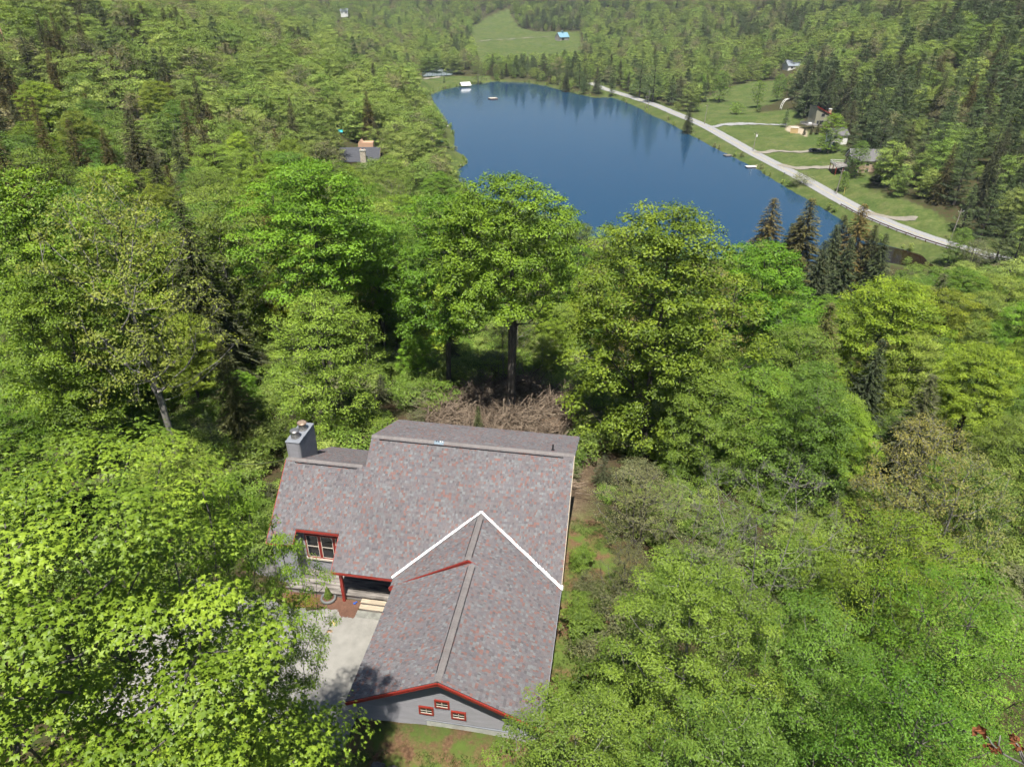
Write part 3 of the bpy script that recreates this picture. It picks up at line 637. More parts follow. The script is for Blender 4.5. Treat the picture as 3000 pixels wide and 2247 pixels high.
# windows
def window(x0, x1, z0, z1, y, kind):
    f = MB(); t = 0.085 if kind == 'gable' else 0.07; yo = y-0.06
    f.box(up((x0,yo,z0)), up((x1,y,z0+t))); f.box(up((x0,yo,z1-t)), up((x1,y,z1))); f.box(up((x0,yo,z0+t)), up((x0+t,y,z1-t))); f.box(up((x1-t,yo,z0+t)), up((x1,y,z1-t)))
    w = f.build('window', M['red_trim'], house)
    p = MB(); p.box(up((x0+t,y-0.035,z0+t)), up((x1-t,y-0.028,z1-t))); p.build('pane', M['glass'], w)
    b = MB(); xm, zm = (x0+x1)/2, (z0+z1)/2
    if kind == 'gable':
        b.box(up((xm-.012,y-.048,z0+t)), up((xm+.012,y-.036,z1-t))); b.box(up((x0+t,y-.047,zm-.012)), up((xm-.013,y-.037,zm+.012))); b.box(up((xm+.013,y-.047,zm-.012)), up((x1-t,y-.037,zm+.012)))
        b.build('muntin', M['cream'], w)
        s = MB(); s.box(up((x0+t,y-.055,z0+t)), up((x1-t,y-.036,z0+t+.035))); s.build('sill', M['cream'], w)
    else:
        s = 0.04
        for zz0, zz1 in ((z0+t, zm), (zm, z1-t)):
            b = MB(); b.box(up((x0+t,y-.05,zz0+.005)), up((x1-t,y-.036,zz0+s))); b.box(up((x0+t,y-.05,zz1-s*.6)), up((x1-t,y-.036,zz1-.005)))
            b.box(up((x0+t,y-.052,zz0+s)), up((x0+t+s,y-.036,zz1-s*.6))); b.box(up((x1-t-s,y-.052,zz0+s)), up((x1-t,y-.036,zz1-s*.6))); b.build('sash', M['cream'], w)
for x0, z0 in ((-1.11,-2.96), (-0.35,-2.36), (0.40,-2.97)): window(x0, x0+0.70, z0, z0+0.52, GW-0.03, 'gable')
for i in range(3): window(-10.62+i*0.90, -9.74+i*0.90, -3.62, -1.86, 9.89, 'hung')
m = MB(); m.box(up((-10.68,9.78,-3.75)), up((-7.9,9.9,-3.63))); m.build('window_sill', M['cream'], house)
# entry door in the porch shade
m = MB(); m.box(up((-6.3,9.86,-4.58)), up((-5.4,9.915,-2.6))); dd = m.build('door', M['red_trim'], house); m = MB(); m.lathe([(0.03,0),(0.045,0.03),(0.03,0.06)], up((-5.5,9.83,-3.6)), 10); m.build('door_knob', M['steel'], dd)
# chimney
chim = MB(); chim.box(up((-12.42,12.86,-0.6)), up((-11.62,14.95,2.36))); ch = chim.build('chimney', M['clapboard'], house)
boards(ch, lambda z: (-12.30, -11.74), 1.22, 2.33, 0.095, lambda s_, z, o: (s_, 12.86-o, z))
boards(ch, lambda z: (12.98, 14.85), 0.1, 2.33, 0.095, lambda s_, z, o: (-11.62+o, s_, z))
for x, y in ((-12.36,12.86), (-11.68,12.86)):
    m = MB(); m.box(up((x-.07, y-.035, 0.6)), up((x+.065, y-.001, 2.355))); m.build('corner_board', M['clapboard'], ch)
for y in (12.92, 14.90):
    m = MB(); m.box(up((-11.619, y-.06, 0.3)), up((-11.585, y+.055, 2.35))); m.build('corner_board', M['clapboard'], ch)
m = MB(); m.box(up((-12.47,12.80,2.36)), up((-11.57,15.0,2.43))); m.build('chimney_cap', M['metal_grey'], ch, 0.01)
for (x, y), mt, s in (((-12.05,13.35),'steel',1.0), ((-11.98,14.25),'steel_rust',1.0)):
    m = MB(); m.lathe([(.27*s,0),(.27*s,.10),(.20*s,.12),(.20*s,.17),(.24*s,.19),(.24*s,.25),(.19*s,.27),(.19*s,.38)], up((x,y,2.43)), 22); fp = m.build('flue_pipe', M['steel'], ch, smooth_=False)
    m = MB(); m.lathe([(.20*s,.40),(.285*s,.42),(.285*s,.47),(.24*s,.52),(.10*s,.56)], up((x,y,2.43)), 22); m.build('flue_hood', M[mt], fp)
    m = MB(); m.lathe([(.17*s,.37),(.17*s,.41)], up((x,y,2.43)), 16); m.build('flue_neck', M['black'], fp)
# vent pipe on the back slope
m = MB(); zz = zF(YR1)-Q1*1.0; m.lathe([(.12,0),(.10,.05),(.05,.07),(.05,.42)], up((3.3,YR1+0.55,zF(YR1)-Q1*.55)), 12); m.build('vent_pipe', M['black'], r1)
# deck, post, steps
deck = thing('deck_frame', None, None); deck.parent = house; deck.name = 'deck'
m = MB(); m.box((-11.35, 8.3, 0.0), (-4.1, 9.85, 0.34)); m.build('deck_skirt', M['weathered'], deck)
ny = 11; y0 = 8.22; wd = 0.146
for i in range(ny):
    m = MB(); m.box((-11.42, y0+i*(wd+.005), 0.342), (-4.08, y0+i*(wd+.005)+wd, 0.38+0.003*(i % 3))); m.build('plank', M['weathered'], deck)
m = MB(); m.beam((-7.84,8.12,-0.05), (-7.84,8.12,2.32), 0.17, 0.17, (0,1,0)); m.build('porch_post', M['red_trim'], house, 0.01)
m = MB(); m.beam((-8.2,8.12,2.38), (-4.6,8.12,2.38), 0.1, 0.18); m.build('porch_beam', M['red_trim'], house)
steps = thing('steps', None, None); steps.parent = house
for i, (ya, yb, z) in enumerate(((7.90,8.20,0.30), (7.58,7.90,0.165))):
    for k in range(2):
        m = MB(); m.box((-6.78, ya+k*(yb-ya)/2+.004, z-.045), (-5.30, ya+(k+1)*(yb-ya)/2-.004, z)); m.build('tread_board', M['new_wood'], steps)
    m = MB(); m.box((-6.76, ya+.02, 0.0), (-5.32, ya+.05, z-.046)); m.build('riser_board', M['weathered'], steps)
slab = MB(); slab.box((-6.85, 7.05, -0.05), (-5.25, 7.56, 0.05)); slab.build('step_slab', M['slab'], steps, 0.02)
# ------------------------------------------------------------------ around the house
def sheet(name, pts, dz, mat, kind='structure', wobble=0.12, sub=10, seed=1):
    r = np.random.default_rng(seed); L = []
    for i in range(len(pts)):
        a, b = np.array(pts[i]), np.array(pts[(i+1) % len(pts)])
        for t in np.linspace(0, 1, sub, endpoint=False): L.append(a+(b-a)*t+r.normal(0, wobble, 2)*(0 if wobble == 0 else 1))
    V = [hw(x, y, -5.0+dz) for x, y in L]; m = MB(); m.add(V, [tuple(range(len(V)))]); return tag(m.build(name, mat), kind=kind)
sheet('driveway', [(-19,-1.2),(-4.15,-1.0),(-4.15,7.3),(-7.0,7.3),(-8.4,7.55),(-9.6,7.0),(-11.5,7.2),(-13.5,7.9),(-19,8.5)], 0.030, M['driveway'], seed=2, wobble=0.05)
sheet('driveway_dark_area', [(-14.5,4.6),(-12.2,5.2),(-10.4,5.0),(-8.9,7.0),(-9.7,7.05),(-11.5,7.25),(-13.4,7.8),(-15,7.6)], 0.034, M['driveway_dark_area'], seed=4, wobble=0.06)  # darker tone over part of the paved court
sheet('mulch_bed', [(-11.6,7.5),(-10.3,7.2),(-9.0,7.45),(-8.0,7.35),(-7.6,6.95),(-6.85,6.95),(-6.80,8.25),(-11.5,8.3)], 0.038, M['mulch'], seed=5, wobble=0.06)
sheet('clay_stain', [(-8.15,6.35),(-7.75,6.3),(-7.6,6.5),(-8.0,6.6)], 0.035, simple('clay', (0.56, 0.40, 0.20), 0.9), seed=6, wobble=0.05, sub=5)
sheet('clay_stain', [(-8.0,5.75),(-7.7,5.8),(-7.65,6.0),(-7.9,5.95)], 0.035, simple('clay_b', (0.40, 0.27, 0.16), 0.9), seed=7, wobble=0.05, sub=5)
# grass and moss tufts: too many to count
def tufts(name, pts, size, mat, label, seed=1, per=6):
    r = np.random.default_rng(seed); n = len(pts)
    base = np.repeat(pts, per, 0); k = len(base)
    base = base+np.column_stack([r.normal(0, size*.5, k), r.normal(0, size*.5, k), np.zeros(k)])
    ang = r.uniform(0, 2*np.pi, k); h = size*r.uniform(.5, 1.3, k); lean = r.uniform(.2, 1.1, k)*h; w = size*.10
    dx, dy = np.cos(ang), np.sin(ang)
    a = base+np.column_stack([-dy*w, dx*w, np.zeros(k)]); b = base+np.column_stack([dy*w, -dx*w, np.zeros(k)])
    c = base+np.column_stack([dx*lean, dy*lean, h])
    V = np.stack([a, b, c], 1).reshape(-1, 3); F = np.arange(3*k).reshape(-1, 3)
    o = link(name, mesh_from(name, V, [(F, 0, r.random(k))], [mat]))
    return tag(o, label, 'grass', kind='stuff')
def scatter_poly(poly, n, seed):
    r = np.random.default_rng(seed); P = np.array(poly); lo, hi = P.min(0), P.max(0); Q = r.uniform(lo, hi, (n*3, 2)); Q = Q[in_poly(Q, poly)][:n]
    return np.column_stack([Q, height(Q)])
gpts = scatter_poly(YARD, 9000, 11)
hx = (gpts[:, :2]-HT[:2])@E1; hy = (gpts[:, :2]-HT[:2])@E2
nzv = np.sin(gpts[:, 0]*1.7)*np.cos(gpts[:, 1]*1.3)+np.sin(gpts[:, 0]*.6+gpts[:, 1]*.8)
gpts = gpts[((hx > 4.5) | (hy < 0.25)) & (nzv > -0.5)]
tufts('yard_grass', gpts, 0.11, M['grass_blade'], 'short patchy grass on the strip beside and below the house', 12, 7)
moss = scatter_poly([tuple(hxy(x, y)) for x, y in [(-11.4,7.45),(-10.3,7.15),(-9.2,7.4),(-9.3,8.0),(-11.2,8.1)]], 900, 13)
moss[:, 2] = HT[2]-4.96
M['moss'] = leaf_mat('moss', (0.16, 0.15, 0.015), (0.24, 0.20, 0.03), 0.2)
tufts('moss_patch', moss, 0.06, M['moss'], 'yellow green moss spreading over the mulch beside the deck', 14, 5)
lawnpts = []
# low rocks
def rock(x, y, s, seed, label, flat=0.45):
    r = np.random.default_rng(seed); import bmesh
    bm = bmesh.new(); bmesh.ops.create_icosphere(bm, subdivisions=3, radius=1.0)
    off = r.uniform(0, 10, 3)
    for v in bm.verts:
        c = v.co; k = 1+0.28*math.sin(c.x*2.3+off[0])*math.cos(c.y*2.9+off[1])+0.16*math.sin(c.z*4.1+c.x*3.3+off[2])+0.05*math.sin(9*c.x+7*c.y)
        v.co = Vector((c.x*k*s[0], c.y*k*s[1], c.z*k*s[2]*flat))
    me = bpy.data.meshes.new('rock'); bm.to_mesh(me); bm.free(); me.materials.append(M['stone'])
    p = hxy(x, y); o = link('rock', me, None, (p[0], p[1], H(*p)), float(r.uniform(0, 3))); return tag(o, label, 'rock')
rock(-2.4,-1.9,(.38,.30,.5),1,'grey rock in the grass under the gable wall near the maple leaves')
rock(-1.5,-2.1,(.45,.34,.5),2,'flat dark rock beside the mossy seam below the gable',.3)
rock(-0.55,-2.3,(.42,.30,.5),3,'squat brown-grey rock in the grass below the three small windows',.35)
rock(0.35,-2.1,(.36,.27,.5),4,'small mossy rock right of the squat brown-grey one',.35)
rock(-1.4,-2.9,(.40,.42,.55),5,'upright grey rock at the bottom edge of the picture',.5)
rock(-3.2,-2.5,(.30,.26,.5),6,'pale rock half hidden by the maple leaves')
rock(6.2,3.1,(.60,.34,.5),7,'long grey boulder in the leaf litter right of the garage',.4)
rock(6.9,2.5,(.42,.30,.5),8,'smaller boulder at the end of the long grey one',.45)
rock(-14.0,10.2,(1.6,.6,.5),9,'broad flat ledge of bare rock left of the house',.12)
# planter with a small conifer
pl = hw(-8.78, 8.05, -4.955)
pt = thing('planter', 'round grey planter ring set on the mulch by the red post', 'planter', tuple(pl))
m = MB(); prof = [(.42,0),(.46,.06),(.46,.15),(.42,.19),(.36,.19),(.33,.13),(.33,.09)]
m.lathe(prof, (0,0,0), 28); m.build('ring', M['rubber'], pt, smooth_=True)
m = MB(); m.lathe([(.32,.05),(.32,.12),(.1,.14)], (0,0,0), 20); m.build('soil', M['mulch'], pt)
def cone_shrub(name, base, h, r0, label, cat, mat, n=1500, seed=3):
    r = np.random.default_rng(seed); t = r.random(n)**0.8; a = r.uniform(0, 2*np.pi, n); rad = r0*(1-t)**0.8*(0.55+0.5*r.random(n))+0.015
    P = np.column_stack([np.cos(a)*rad, np.sin(a)*rad, 0.05+t*h*0.93]); nrm = np.column_stack([np.cos(a), np.sin(a), np.full(n, .8)])+r.normal(0, .3, (n, 3))
    V, F, ti = leaves(P, nrm, np.full(n, h*0.075), r, 'rhomb'); t_ = thing(name, label, cat, base)
    link('foliage', mesh_from('foliage', V, [(F, 0, r.random(len(F)))], [mat]), t_)
    m = MB(); m.tube([(0,0,-.02), (0,0,h*.9)], [h*.03, .005], 6); m.build('stem', M['bark'], t_); return t_
# a blue toy on the mulch
bt = thing('toy', 'small bright blue plastic toy lying on the mulch by the steps', 'toy', tuple(hw(-7.15, 7.95, -4.94)))
m = MB(); m.box((-.09,-.05,0), (.05,.04,.07)); m.build('body', M['blue_toy'], bt, .015); m = MB(); m.box((0.02,0.05,0), (.12,.14,.06)); m.build('scoop', M['blue_toy'], bt, .015)
# service cable to the chimney corner
a, b = hw(-12.4, 13.0, 1.15), at_y(560, 1318, 47); m = MB()
m.tube([a+(b-a)*t+np.array([0, 0, -0.9*4*t*(1-t)]) for t in np.linspace(0, 1, 14)], 0.016, 5); tag(m.build('service_cable', M['steel']), 'thin grey service cable running from the chimney corner into the trees', 'cable')
# logs, stakes and brushwood in the clearing behind the house
def gpt(u, v):
    z = 33.0
    for _ in range(12):
        p = on_z(u, v, z); z = 0.5*z+0.5*H(p[0], p[1])
    return on_z(u, v, z)
LOGS = [((1235,1188),(1390,1200),.20,'peeled pale log lying left behind the dark slim trunk'),((1535,1208),(1605,1226),.14,'pale fallen pole leaning right of the thick maple trunk'),
        ((1590,1225),(1680,1220),.10,'thin pale pole at the right end of the brush clearing'),((1530,1129),(1625,1127),.17,'straight grey log far back in the brush clearing'),
        ((1560,1148),(1650,1170),.15,'white birch log slanting down at the back of the clearing'),((1345,1129),(1400,1130),.12,'short grey log between the two dark trunks'),
        ((1370,1198),(1392,1203),.22,'broken stub of pale log beside the slim dark trunk'),((1500,1160),(1560,1180),.10,'weathered branch crossing behind the thick trunk')]
for (p, q, rad, lab) in LOGS:
    a, b = gpt(*p), gpt(*q); a[2] += rad*.9+.25; b[2] += rad*.9+.25; k = 7
    m = MB(); r = np.random.default_rng(int(p[0])); m.tube([a+(b-a)*t+r.normal(0, .04, 3) for t in np.linspace(0, 1, k)], [rad*(1-.35*t) for t in np.linspace(0, 1, k)], 9); tag(m.build('log', M['log']), lab, 'log')
for (u, v, hgt, tilt, lab) in [(1474,1252,1.9,.03,'pale upright stake standing behind the roof edge, tallest of three'),(1492,1250,1.3,-.12,'short leaning stake beside the tallest stake'),(1254,1240,1.1,.05,'pale stump post left behind the roof edge')]:
    a = gpt(u, v-4); a[2] = H(a[0], a[1])-.1; m = MB(); m.tube([a, a+np.array([tilt, 0, hgt*.6]), a+np.array([tilt*2.2, 0.02, hgt*1.5])], [.085, .08, .05], 7); tag(m.build('stake', M['log']), lab, 'stake')
def brushwood():
    r = np.random.default_rng(21); P = scatter_poly(BRUSH, 9000, 22); MBv = []; k = len(P)
    nz = np.sin(P[:, 0]*.9+1)*np.cos(P[:, 1]*.7)+r.normal(0, .35, k); P = P[nz > -.35]; k = len(P)
    ang = r.uniform(0, 2*np.pi, k); L = r.uniform(.6, 3.0, k); el = r.normal(.25, .3, k); h0 = r.uniform(0, .9, k)*(.6+.6*np.sin(P[:, 0]*.8+2)*np.cos(P[:, 1]*.6))
    A = P+np.column_stack([np.zeros(k), np.zeros(k), h0]); D = np.column_stack([np.cos(ang)*np.cos(el), np.sin(ang)*np.cos(el), np.sin(el)])
    B = A+D*L[:, None]*.5+np.column_stack([np.zeros((k, 2)), r.uniform(0, .2, k)]); Cc = A+D*L[:, None]+np.column_stack([r.normal(0, .15, (k, 2)), -r.uniform(0, .4, k)])
    V, F = frusta(np.concatenate([A, B]), np.concatenate([B, Cc]), np.full(2*k, .034), np.full(2*k, .016), 3)
    o = link('brushwood', mesh_from('brushwood', V, [(F, 0)], [M['twig']])); tag(o, 'tangle of dead brown twigs and branches covering the clearing behind the roof', 'brushwood', kind='stuff')
# ------------------------------------------------------------------ tree generators
def _rhomb(): return np.array([(0,-.5,0),(.36,.02,.09),(0,.55,-.05),(-.36,.02,.09)], float), np.array([(0,1,2),(0,2,3)])
def _maple():
    ang = [270, 316, 343, 22, 56, 90, 124, 158, 197, 224]; rad = [.12, .55, .36, .95, .48, 1.05, .48, .95, .36, .55]
    P = [(0, 0, .04)]+[(math.cos(math.radians(a))*r*.5, math.sin(math.radians(a))*r*.5, -.12*r*r) for a, r in zip(ang, rad)]
    return np.array(P), np.array([(0, i, i % 10+1) for i in range(1, 11)])
def _needle(): return np.array([(0,-.15,0),(.13,.25,.03),(0,1.0,-.12),(-.13,.25,.03)], float), np.array([(0,1,2),(0,2,3)])
SHAPES = {'rhomb': _rhomb(), 'maple': _maple(), 'needle': _needle()}
def unit(a): return a/(np.linalg.norm(a, axis=-1, keepdims=True)+1e-9)
def leaves(P, nrm, size, r, shape, direction=None):
    T, F = SHAPES[shape]; n = len(P); nrm = unit(nrm)
    ref = direction if direction is not None else r.normal(0, 1, (n, 3))
    b = unit(ref-(ref*nrm).sum(1, keepdims=True)*nrm); a = np.cross(b, nrm)
    V = P[:, None]+size[:, None, None]*(T[None, :, 0:1]*a[:, None]+T[None, :, 1:2]*b[:, None]+T[None, :, 2:3]*nrm[:, None])
    FF = (F[None]+(np.arange(n)*len(T))[:, None, None]).reshape(-1, 3)
    return V.reshape(-1, 3), FF, len(F)
def frusta(A, B, ra, rb, n=5):
    d = unit(B-A); ref = np.where(np.abs(d[:, 2:3]) > .9, np.array([[1., .1, 0]]), np.array([[0., .15, 1.]])); u = unit(np.cross(d, ref)); w = np.cross(d, u); k = len(A)
    an = np.arange(n)*2*np.pi/n; ring = np.cos(an)[None, :, None]*u[:, None]+np.sin(an)[None, :, None]*w[:, None]
    V = np.concatenate([A[:, None]+ring*ra[:, None, None], B[:, None]+ring*rb[:, None, None]], 1).reshape(-1, 3)
    i = np.arange(n); q = np.stack([i, (i+1) % n, (i+1) % n+n, i+n], 1); F = (q[None]+(np.arange(k)*2*n)[:, None, None]).reshape(-1, 4)
    return V, F
class Skel:
    def __init__(s): s.p = []; s.par = []
    def add(s, p, par): s.p.append(np.array(p, float)); s.par.append(par); return len(s.p)-1
    def radii(s, tip, exp=0.48):
        n = len(s.p); cnt = np.zeros(n); hasc = np.zeros(n, bool)
        for i in range(n):
            if s.par[i] >= 0: hasc[s.par[i]] = True
        cnt[~hasc] = 1
        for i in range(n-1, -1, -1):
            if s.par[i] >= 0: cnt[s.par[i]] += cnt[i]
        return tip*np.power(np.maximum(cnt, 1), exp)
    def mesh(s, r, sides=5):
        P = np.array(s.p); par = np.array(s.par); m = par >= 0
        rp = np.minimum(r[par[m]], r[m]*1.6)
        return frusta(P[par[m]], P[m], rp, r[m], sides)
def broad(seed, h, cr, base, clumps, per, leaf, clump_r, shape='rhomb', flat=.6, tip=.018, trunk_r=None, lobes=.25, bias=.55, top=1.0, up_n=.75, twigs=0, droop=0.0, trunks=1, spread=.5, gap=0.0, nj=.42, sep=.72):
    """a broadleaf tree: skeleton grown from trunk to clumps, leaf-sized faces on the clumps"""
    r = np.random.default_rng(seed); sk = Skel(); ph = r.uniform(0, 6.28, 6)
    def env(a, t):                              # crown radius in direction a at height fraction t of crown
        prof = np.power(np.clip(1-np.abs((t-.42)/.60)**2.6, 0, 1), .55)
        return cr*prof*(1+lobes*(np.sin(2*a+ph[0]+3*t)+.6*np.sin(3*a+ph[1]-4*t)+.5*np.sin(5*a+ph[2]+5*t))/1.6)
    z0, z1 = base*h, h*top; pts = []; tries = 0; mind = clump_r*sep
    while len(pts) < clumps and tries < clumps*60:
        tries += 1; t = r.random()**.85; a = r.uniform(0, 6.283); rad = env(a, t)*(r.random()**bias)
        p = np.array([math.cos(a)*rad, math.sin(a)*rad, z0+t*(z1-z0-clump_r*.5)])
        if all(((p-q)**2).sum() > mind*mind for q in pts): pts.append(p)
    pts = np.array(pts)
    for k in range(trunks):
        off = (np.array([math.cos(k*2.4), math.sin(k*2.4)])*(.25 if trunks > 1 else 0)); prev = -1 if k == 0 else 0; nst = 9
        for i in range(0 if k == 0 else 1, nst):
            t = i/(nst-1); lean = off*((0 if i == 0 else 1)+t*h*.12*spread*2); wv = .012*h*np.array([math.sin(t*4+ph[3]+k), math.cos(t*3.3+ph[4]+k)])*t
            prev = sk.add((lean[0]+wv[0], lean[1]+wv[1], t*h*(.80 if trunks == 1 else .7)), prev)
    order = np.argsort(np.hypot(pts[:, 0], pts[:, 1])+.12*np.abs(pts[:, 2]-h*.5))
    ends = []
    for ci in order:
        c = pts[ci]; Q = np.array(sk.p); d = np.linalg.norm(Q-c, axis=1); hd = np.hypot(Q[:, 0]-c[0], Q[:, 1]-c[1])
        cost = d+2.2*np.maximum(0, Q[:, 2]-(c[2]-.35*hd))+.9*np.maximum(0, (base*.75*h)-Q[:, 2])
        j = int(np.argmin(cost)); p = Q[j]; L = d[j]; n = max(2, int(L/1.1)); prev = j
        for i in range(1, n+1):
            t = i/n; q = p+(c-p)*t; q = q+np.array([0, 0, -.10*L*math.sin(math.pi*t)])+r.normal(0, .05*L/n, 3)*(t < 1); prev = sk.add(q, prev)
        ends.append(prev)
    rad = sk.radii(tip)
    if trunk_r:
        rad = rad*1.0; k = trunk_r/max(rad[0], 1e-6); rad = np.where(rad > tip*4, rad*(1+(k-1)*np.clip((rad-tip*4)/(rad[0]-tip*4+1e-6), 0, 1)), rad)
        rad = np.minimum(rad, trunk_r); rad[0] *= 1.25
    bV, bF = sk.mesh(rad, 6)
    if twigs:                                   # fine bare twigs around every clump
        m = len(pts)*twigs; ci = np.repeat(np.arange(len(pts)), twigs); d = unit(r.normal(0, 1, (m, 3))+np.array([0, 0, .5])+unit(pts[ci]-np.array([0, 0, h*.4]))*.9)
        A = pts[ci]-d*clump_r*.3; B = A+d*clump_r*r.uniform(.6, 1.3, (m, 1)); v, f = frusta(A, B, np.full(m, tip*.55), np.full(m, tip*.25), 3); bF = [bF, f+len(bV)]; bV = np.concatenate([bV, v])
    else: bF = [bF]
    ci = np.repeat(np.arange(len(pts)), per)
    if gap: keep = r.random(len(pts)) > gap; ci = ci[keep[ci]]
    n = len(ci); d = unit(r.normal(0, 1, (n, 3))); d[:, 2] = np.where(d[:, 2] < -.25, -d[:, 2]*.6, d[:, 2])
    cs = clump_r*r.uniform(.75, 1.25, len(pts)); rr = r.random(n)**.33
    jit = np.array([np.sin(ci*1.7), np.cos(ci*2.3), np.zeros(n)]).T
    wav = 1+.25*np.sin(d[:, 0]*5+ci)*np.cos(d[:, 1]*5-ci)
    P = pts[ci]+d*np.array([1, 1, flat])*(cs[ci]*rr*wav)[:, None]
    outw = unit(pts[ci]-np.array([0, 0, h*.45]))
    nrm = d*.6+outw*.35+np.array([0, 0, up_n])+r.normal(0, nj, (n, 3))
    sz = leaf*r.uniform(.7, 1.25, n)
    V, F, k = leaves(P, nrm, sz, r, shape, direction=outw*.8+r.normal(0, .8, (n, 3))+np.array([0, 0, -droop]))
    tint = np.repeat(np.clip(.5+.22*r.normal(0, 1, len(pts))[ci]+.20*r.normal(0, 1, n), 0, 1), k)
    return (bV, bF), (V, F, tint)
def spruce(seed, h, r0, dens=1.0, spray=.5, droop=.35, base=.06, power=.85, shape='needle'):
    r = np.random.default_rng(seed); A = []; B = []; ra = []; rb = []; P = []; D = []; Nn = []
    z = base*h; nst = 8
    for i in range(nst): A.append((0, 0, i*h/nst)); B.append((0, 0, (i+1)*h/nst)); ra.append(.016*h*(1-i/nst)+.01); rb.append(.016*h*(1-(i+1)/nst)+.008)
    while z < h*.985:
        t = z/h; L0 = r0*(1-t)**power*(1 if t > .15 else .75+t*1.6)+.12; nb = int(r.integers(5, 8))
        a0 = r.uniform(0, 6.28)
        for k in range(nb):
            a = a0+k*6.283/nb+r.normal(0, .22); L = L0*r.uniform(.72, 1.15); el = .35*(t-.35)+r.normal(0, .08)
            n = max(3, int(L/(spray*.42)*dens)); dirh = np.array([math.cos(a), math.sin(a), 0]); side = np.array([-math.sin(a), math.cos(a), 0])
            pts = [np.array([0, 0, z])+dirh*(L*s)+np.array([0, 0, L*(el*s-droop*s*s+.18*droop*s**4)]) for s in np.linspace(0, 1, 4)]
            for q in range(3): A.append(pts[q]); B.append(pts[q+1]); ra.append(.012*L*(1-q/3)+.006); rb.append(.012*L*(1-(q+1)/3)+.004)
            for s in np.linspace(.16, 1.0, n):
                c = np.array([0, 0, z])+dirh*(L*s)+np.array([0, 0, L*(el*s-droop*s*s+.18*droop*s**4)])
                wd = (.55+.45*(1-s))*min(1, L/1.2)
                for sd_ in (-1, 1):
                    dd = dirh*(.45+.5*s)+side*sd_*(1.0-.55*s)*r.uniform(.7, 1.2)+np.array([0, 0, -.25*r.random()-.1]); P.append(c); D.append(dd); Nn.append((0, 0, 1))
                if r.random() < .7: P.append(c+np.array([0, 0, .03])); D.append(dirh+np.array([0, 0, .25])); Nn.append((0, 0, 1))
        z += max(.16, .030*h*(1-.45*t))/dens**.5
    P = np.array(P); D = np.array(D); n = len(P); sz = spray*r.uniform(.7, 1.3, n)*np.clip(.5+.7*(1-P[:, 2]/h), .45, 1)
    V, F, k = leaves(P, np.array(Nn)+r.normal(0, .35, (n, 3)), sz, r, shape, direction=D)
    bV, bF = frusta(np.array(A, float), np.array(B, float), np.array(ra), np.array(rb), 5)
    return (bV, [bF]), (V, F, np.repeat(np.clip(r.normal(.45, .25, n)+.25*(P[:, 2]/h-.5), 0, 1), k))
def pine(seed, h, r0, tufts_n=26, spray=.55, base=.2, levels=17):
    r = np.random.default_rng(seed); A = []; B = []; ra = []; rb = []; P = []; D = []; nst = 8; Nn = []
    for i in range(nst): A.append((0, 0, i*h/nst)); B.append((0, 0, (i+1)*h/nst)); ra.append(.018*h*(1-i/nst)+.012); rb.append(.018*h*(1-(i+1)/nst)+.01)
    for li in range(levels):
        t = base+(1-base)*(li+r.uniform(-.2, .2))/levels; z = t*h; tt = (t-base)/(1-base)
        L0 = r0*(np.clip(1.15*(1-tt), 0, 1)**.75)*(.65+.5*r.random()); nb = int(r.integers(3, 6)); a0 = r.uniform(0, 6.28)
        for k in range(nb):
            a = a0+k*6.283/nb+r.normal(0, .3); L = max(.5, L0*r.uniform(.65, 1.2)); dirh = np.array([math.cos(a), math.sin(a), 0]); side = np.array([-math.sin(a), math.cos(a), 0])
            e = r.uniform(.0, .3)
            q0 = np.array([0, 0, z]); q1 = q0+dirh*L*.55+np.array([0, 0, L*e*.35]); q2 = q0+dirh*L+np.array([0, 0, L*e])
            A += [q0, q1]; B += [q1, q2]; ra += [.018*L+.01, .011*L+.008]; rb += [.011*L+.008, .006]
            n = int(tufts_n*(.5+L/r0))
            for _ in range(n):
                s = r.uniform(.25, 1.05); c = q0+dirh*L*s+np.array([0, 0, L*e*s*s+.06])+side*r.normal(0, .20)*L*(.4+.6*(1-abs(s-.7)))+np.array([0, 0, r.normal(0, .08)*(1+.2*L)])
                P.append(c); D.append(dirh*.7+side*r.normal(0, .9)+np.array([0, 0, r.uniform(.0, .9)])); Nn.append((0, 0, 1))
    for _ in range(tufts_n*2): P.append(np.array([r.normal(0, .25), r.normal(0, .25), h*r.uniform(.93, 1.0)])); D.append(np.array([r.normal(), r.normal(), 1.2])); Nn.append((0, 0, 1))
    P = np.array(P); D = np.array(D); n = len(P)
    V, F, k = leaves(P, np.array(Nn)+r.normal(0, .6, (n, 3)), spray*r.uniform(.7, 1.3, n), r, 'needle', direction=D)
    bV, bF = frusta(np.array(A, float), np.array(B, float), np.array(ra), np.array(rb), 5)
    return (bV, [bF]), (V, F, np.repeat(np.clip(r.normal(.5, .25, n), 0, 1), k))
class Proto:
    """meshes of one kind of tree: wood and crown, shared by its copies"""
    def __init__(s, name, geo, bark, leaf, h):
        (bV, bF), (V, F, ti) = geo; s.h = h; s.name = name; s.wm, s.lm = bark, leaf
        s.wood = mesh_from(name+'_wood', bV, [(f, 0) for f in bF], [M[bark]], True)
        s.crown = mesh_from(name+'_crown', V, [(F, 0, ti)], [M[leaf]]) if len(F) else None
        s.r = float(np.percentile(np.hypot(V[:, 0], V[:, 1]), 96)) if len(V) else 2.0
    def place(s, name, p, sc, rz, label, cat='tree', group=None, color=(1,1,1), sxy=1.0):
        t = thing(name, label, cat, tuple(p), rz, group); t.scale = (sc*sxy, sc*sxy, sc)
        o = link('trunk', s.wood, t)
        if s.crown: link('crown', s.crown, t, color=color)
        return t
